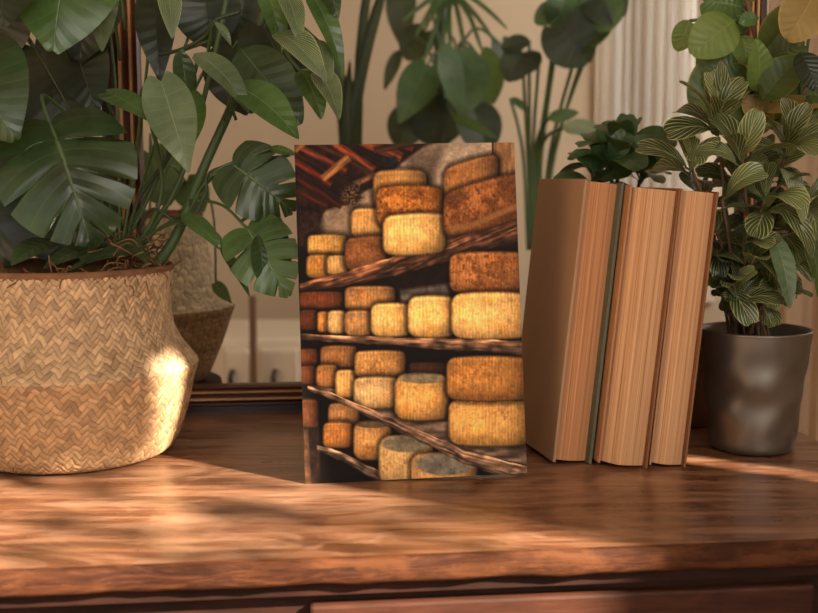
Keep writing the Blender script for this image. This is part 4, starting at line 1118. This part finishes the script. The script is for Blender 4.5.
# D fan plant
c = floor_pot('wide clay pot on the floor behind the table, under the tall-stemmed plant', 548, 2.1, 0.1, 0.5, M['terracotta'])
pd = thing('tall_stemmed_plant', 'blurred plant with slender rising stems and dark leaf clusters, left of the sheer curtain', 'plant', c)
soil_disc(pd, c, 0.085)
for b, t, w_, m in (((556, 25, 2.1), (590, 66, 2.1), 58, 'far_dark'), ((566, -10, 2.1), (552, 30, 2.1), 46, 'far'), ((590, -8, 2.1), (624, 20, 2.1), 54, 'far_dark'), ((600, 25, 2.12), (572, 56, 2.1), 46, 'far_dark'), ((560, 5, 2.1), (534, 24, 2.1), 30, 'far'), ((604, -10, 2.1), (596, 40, 2.1), 46, 'far'),
                    ((524, 50, 2.15), (506, 84, 2.15), 34, 'far_dark'), ((530, 40, 2.15), (500, 50, 2.15), 24, 'far_dark'), ((540, 52, 2.15), (520, 74, 2.15), 26, 'far_dark'), ((548, 118, 2.1), (580, 112, 2.1), 18, 'far'), ((562, 128, 2.05), (604, 128, 2.05), 22, 'far_pale'), ((510, 98, 2.2), (532, 116, 2.2), 12, 'far')):
    L_(pd, 'heart' if w_ > 30 else 'ovate', b, t, w_ * 0.8, M[m], Vector((rnd.uniform(-.6, .6), -1, rnd.uniform(-.2, .8))), [(522 + (b[0] - 480) * 0.2, 250, 2.2), (526 + (b[0] - 520) * 0.35, 150, 2.2)], pr=0.0036, pmat=M['stem'])

# curtains
def curtain_mat(name, c, tr, clear=0.0):
    k = N(name); k.col(s2l(c)); k.set(0.85, 0, 0.1)
    t_ = k.n('ShaderNodeBsdfTranslucent'); t_.inputs[0].default_value = (*s2l(c), 1)
    mx = k.n('ShaderNodeMixShader'); mx.inputs[0].default_value = tr
    k.l(k.p.outputs[0], mx.inputs[1]); k.l(t_.outputs[0], mx.inputs[2]); 
    if clear:
        tp = k.n('ShaderNodeBsdfTransparent'); m2 = k.n('ShaderNodeMixShader'); m2.inputs[0].default_value = clear
        k.l(mx.outputs[0], m2.inputs[1]); k.l(tp.outputs[0], m2.inputs[2]); k.l(m2.outputs[0], k.out.inputs[0])
    else: k.l(mx.outputs[0], k.out.inputs[0])
    return k.m
M['sheer'] = curtain_mat('sheer_curtain', (240, 234, 224), 0.5, 0.42)
M['drape'] = curtain_mat('beige_drape', (206, 182, 156), 0.3)
def curtain(name, label, a, b, z0, z1, folds, amp, mat, seed=0):
    rnd = random.Random(seed); n = folds * 14; v = []; f = []; nz = 14
    a = Vector(a); b = Vector(b); d = (b - a); nrm = Vector((-d.y, d.x, 0)).normalized()
    phs = [rnd.uniform(-0.8, 0.8) for _ in range(folds + 2)]
    for j in range(nz + 1):
        z = z0 + (z1 - z0) * j / nz
        for i in range(n + 1):
            t = i / n; k = t * folds; ph_ = phs[int(k)] * (1 - (k % 1)) + phs[int(k) + 1] * (k % 1)
            off = amp * math.sin(2 * math.pi * k + ph_) * (0.8 + 0.3 * math.sin(z * 2 + k)) + 0.3 * amp * math.sin(2 * math.pi * k * 2.3 + z)
            p = a + d * t + nrm * off; v.append((p.x, p.y, z))
    for j in range(nz):
        for i in range(n): f.append((j * (n + 1) + i, j * (n + 1) + i + 1, (j + 1) * (n + 1) + i + 1, (j + 1) * (n + 1) + i))
    o = mesh_obj(name, v, f, mat)
    m = o.modifiers.new('solid', 'SOLIDIFY'); m.thickness = 0.0015
    return tag(o, label, 'curtain')
xa = P(596, 100, 2.95).x; xb = P(694, 100, 2.75).x
curtain('curtain', 'blurred white sheer curtain hanging in folds in the far room, above the books', (xa, 2.95, 0), (xb, 2.75, 0), 0.02, 2.6, 9, 0.022, M['sheer'], 2)
xa = P(765, 100, 1.95).x
curtain('curtain', 'beige curtain at the end of the table, right of the pewter pot', (xa, 1.95, 0), (1.15, 1.75, 0), 0.02, 2.6, 9, 0.018, M['drape'], 4)

# low cream dresser in the far room
dz = 0.50
xa = P(222, 350, 2.6).x; xb = P(330, 350, 2.5).x
dr = thing('dresser', 'blurred low cream dresser with dark handles in the far room, right of the grey-beige basket', 'dresser', ((xa + xb) / 2, 2.6, 0))
zt_ = P(250, 338, 2.5).z
MB().box((xa - 0.25, 2.5, 0.0), (xb + 0.2, 2.85, zt_)).build('dresser_body', M['white_paint'], dr, bevel=0.02)
M['browngap'] = plain('brown_wood_gap', (110, 80, 58), 0.7, 0.1, 10)
for k, (a, b) in enumerate(((222, 250), (258, 300))):
    x0, x1 = P(a, 350, 2.48).x, P(b, 350, 2.48).x
    d_ = MB().box((x0, 2.478, 0.1), (x1, 2.5, zt_ - 0.02)).build('door', M['white_paint'], dr, bevel=0.012)
    hb = MB().tube(spline([((x0 + x1) / 2 - 0.008, 2.474, zt_ - 0.07), ((x0 + x1) / 2 - 0.01, 2.455, zt_ - 0.085), ((x0 + x1) / 2 - 0.008, 2.474, zt_ - 0.12)], 6), 0.006, 8)
    h_ = mesh_obj('handle', hb.v, hb.f, M['dark_metal'], None); h_.parent = d_; h_.location = (0, 0, 0)
x0 = P(251, 350, 2.44).x; x1 = P(257, 350, 2.44).x
sh = MB().box((x0, 2.42, 0), (x1, 2.44, P(250, 296, 2.43).z)).build('walking_stick', M['browngap'])
tag(sh, 'slender brown wooden post standing before the cream dresser', 'post')
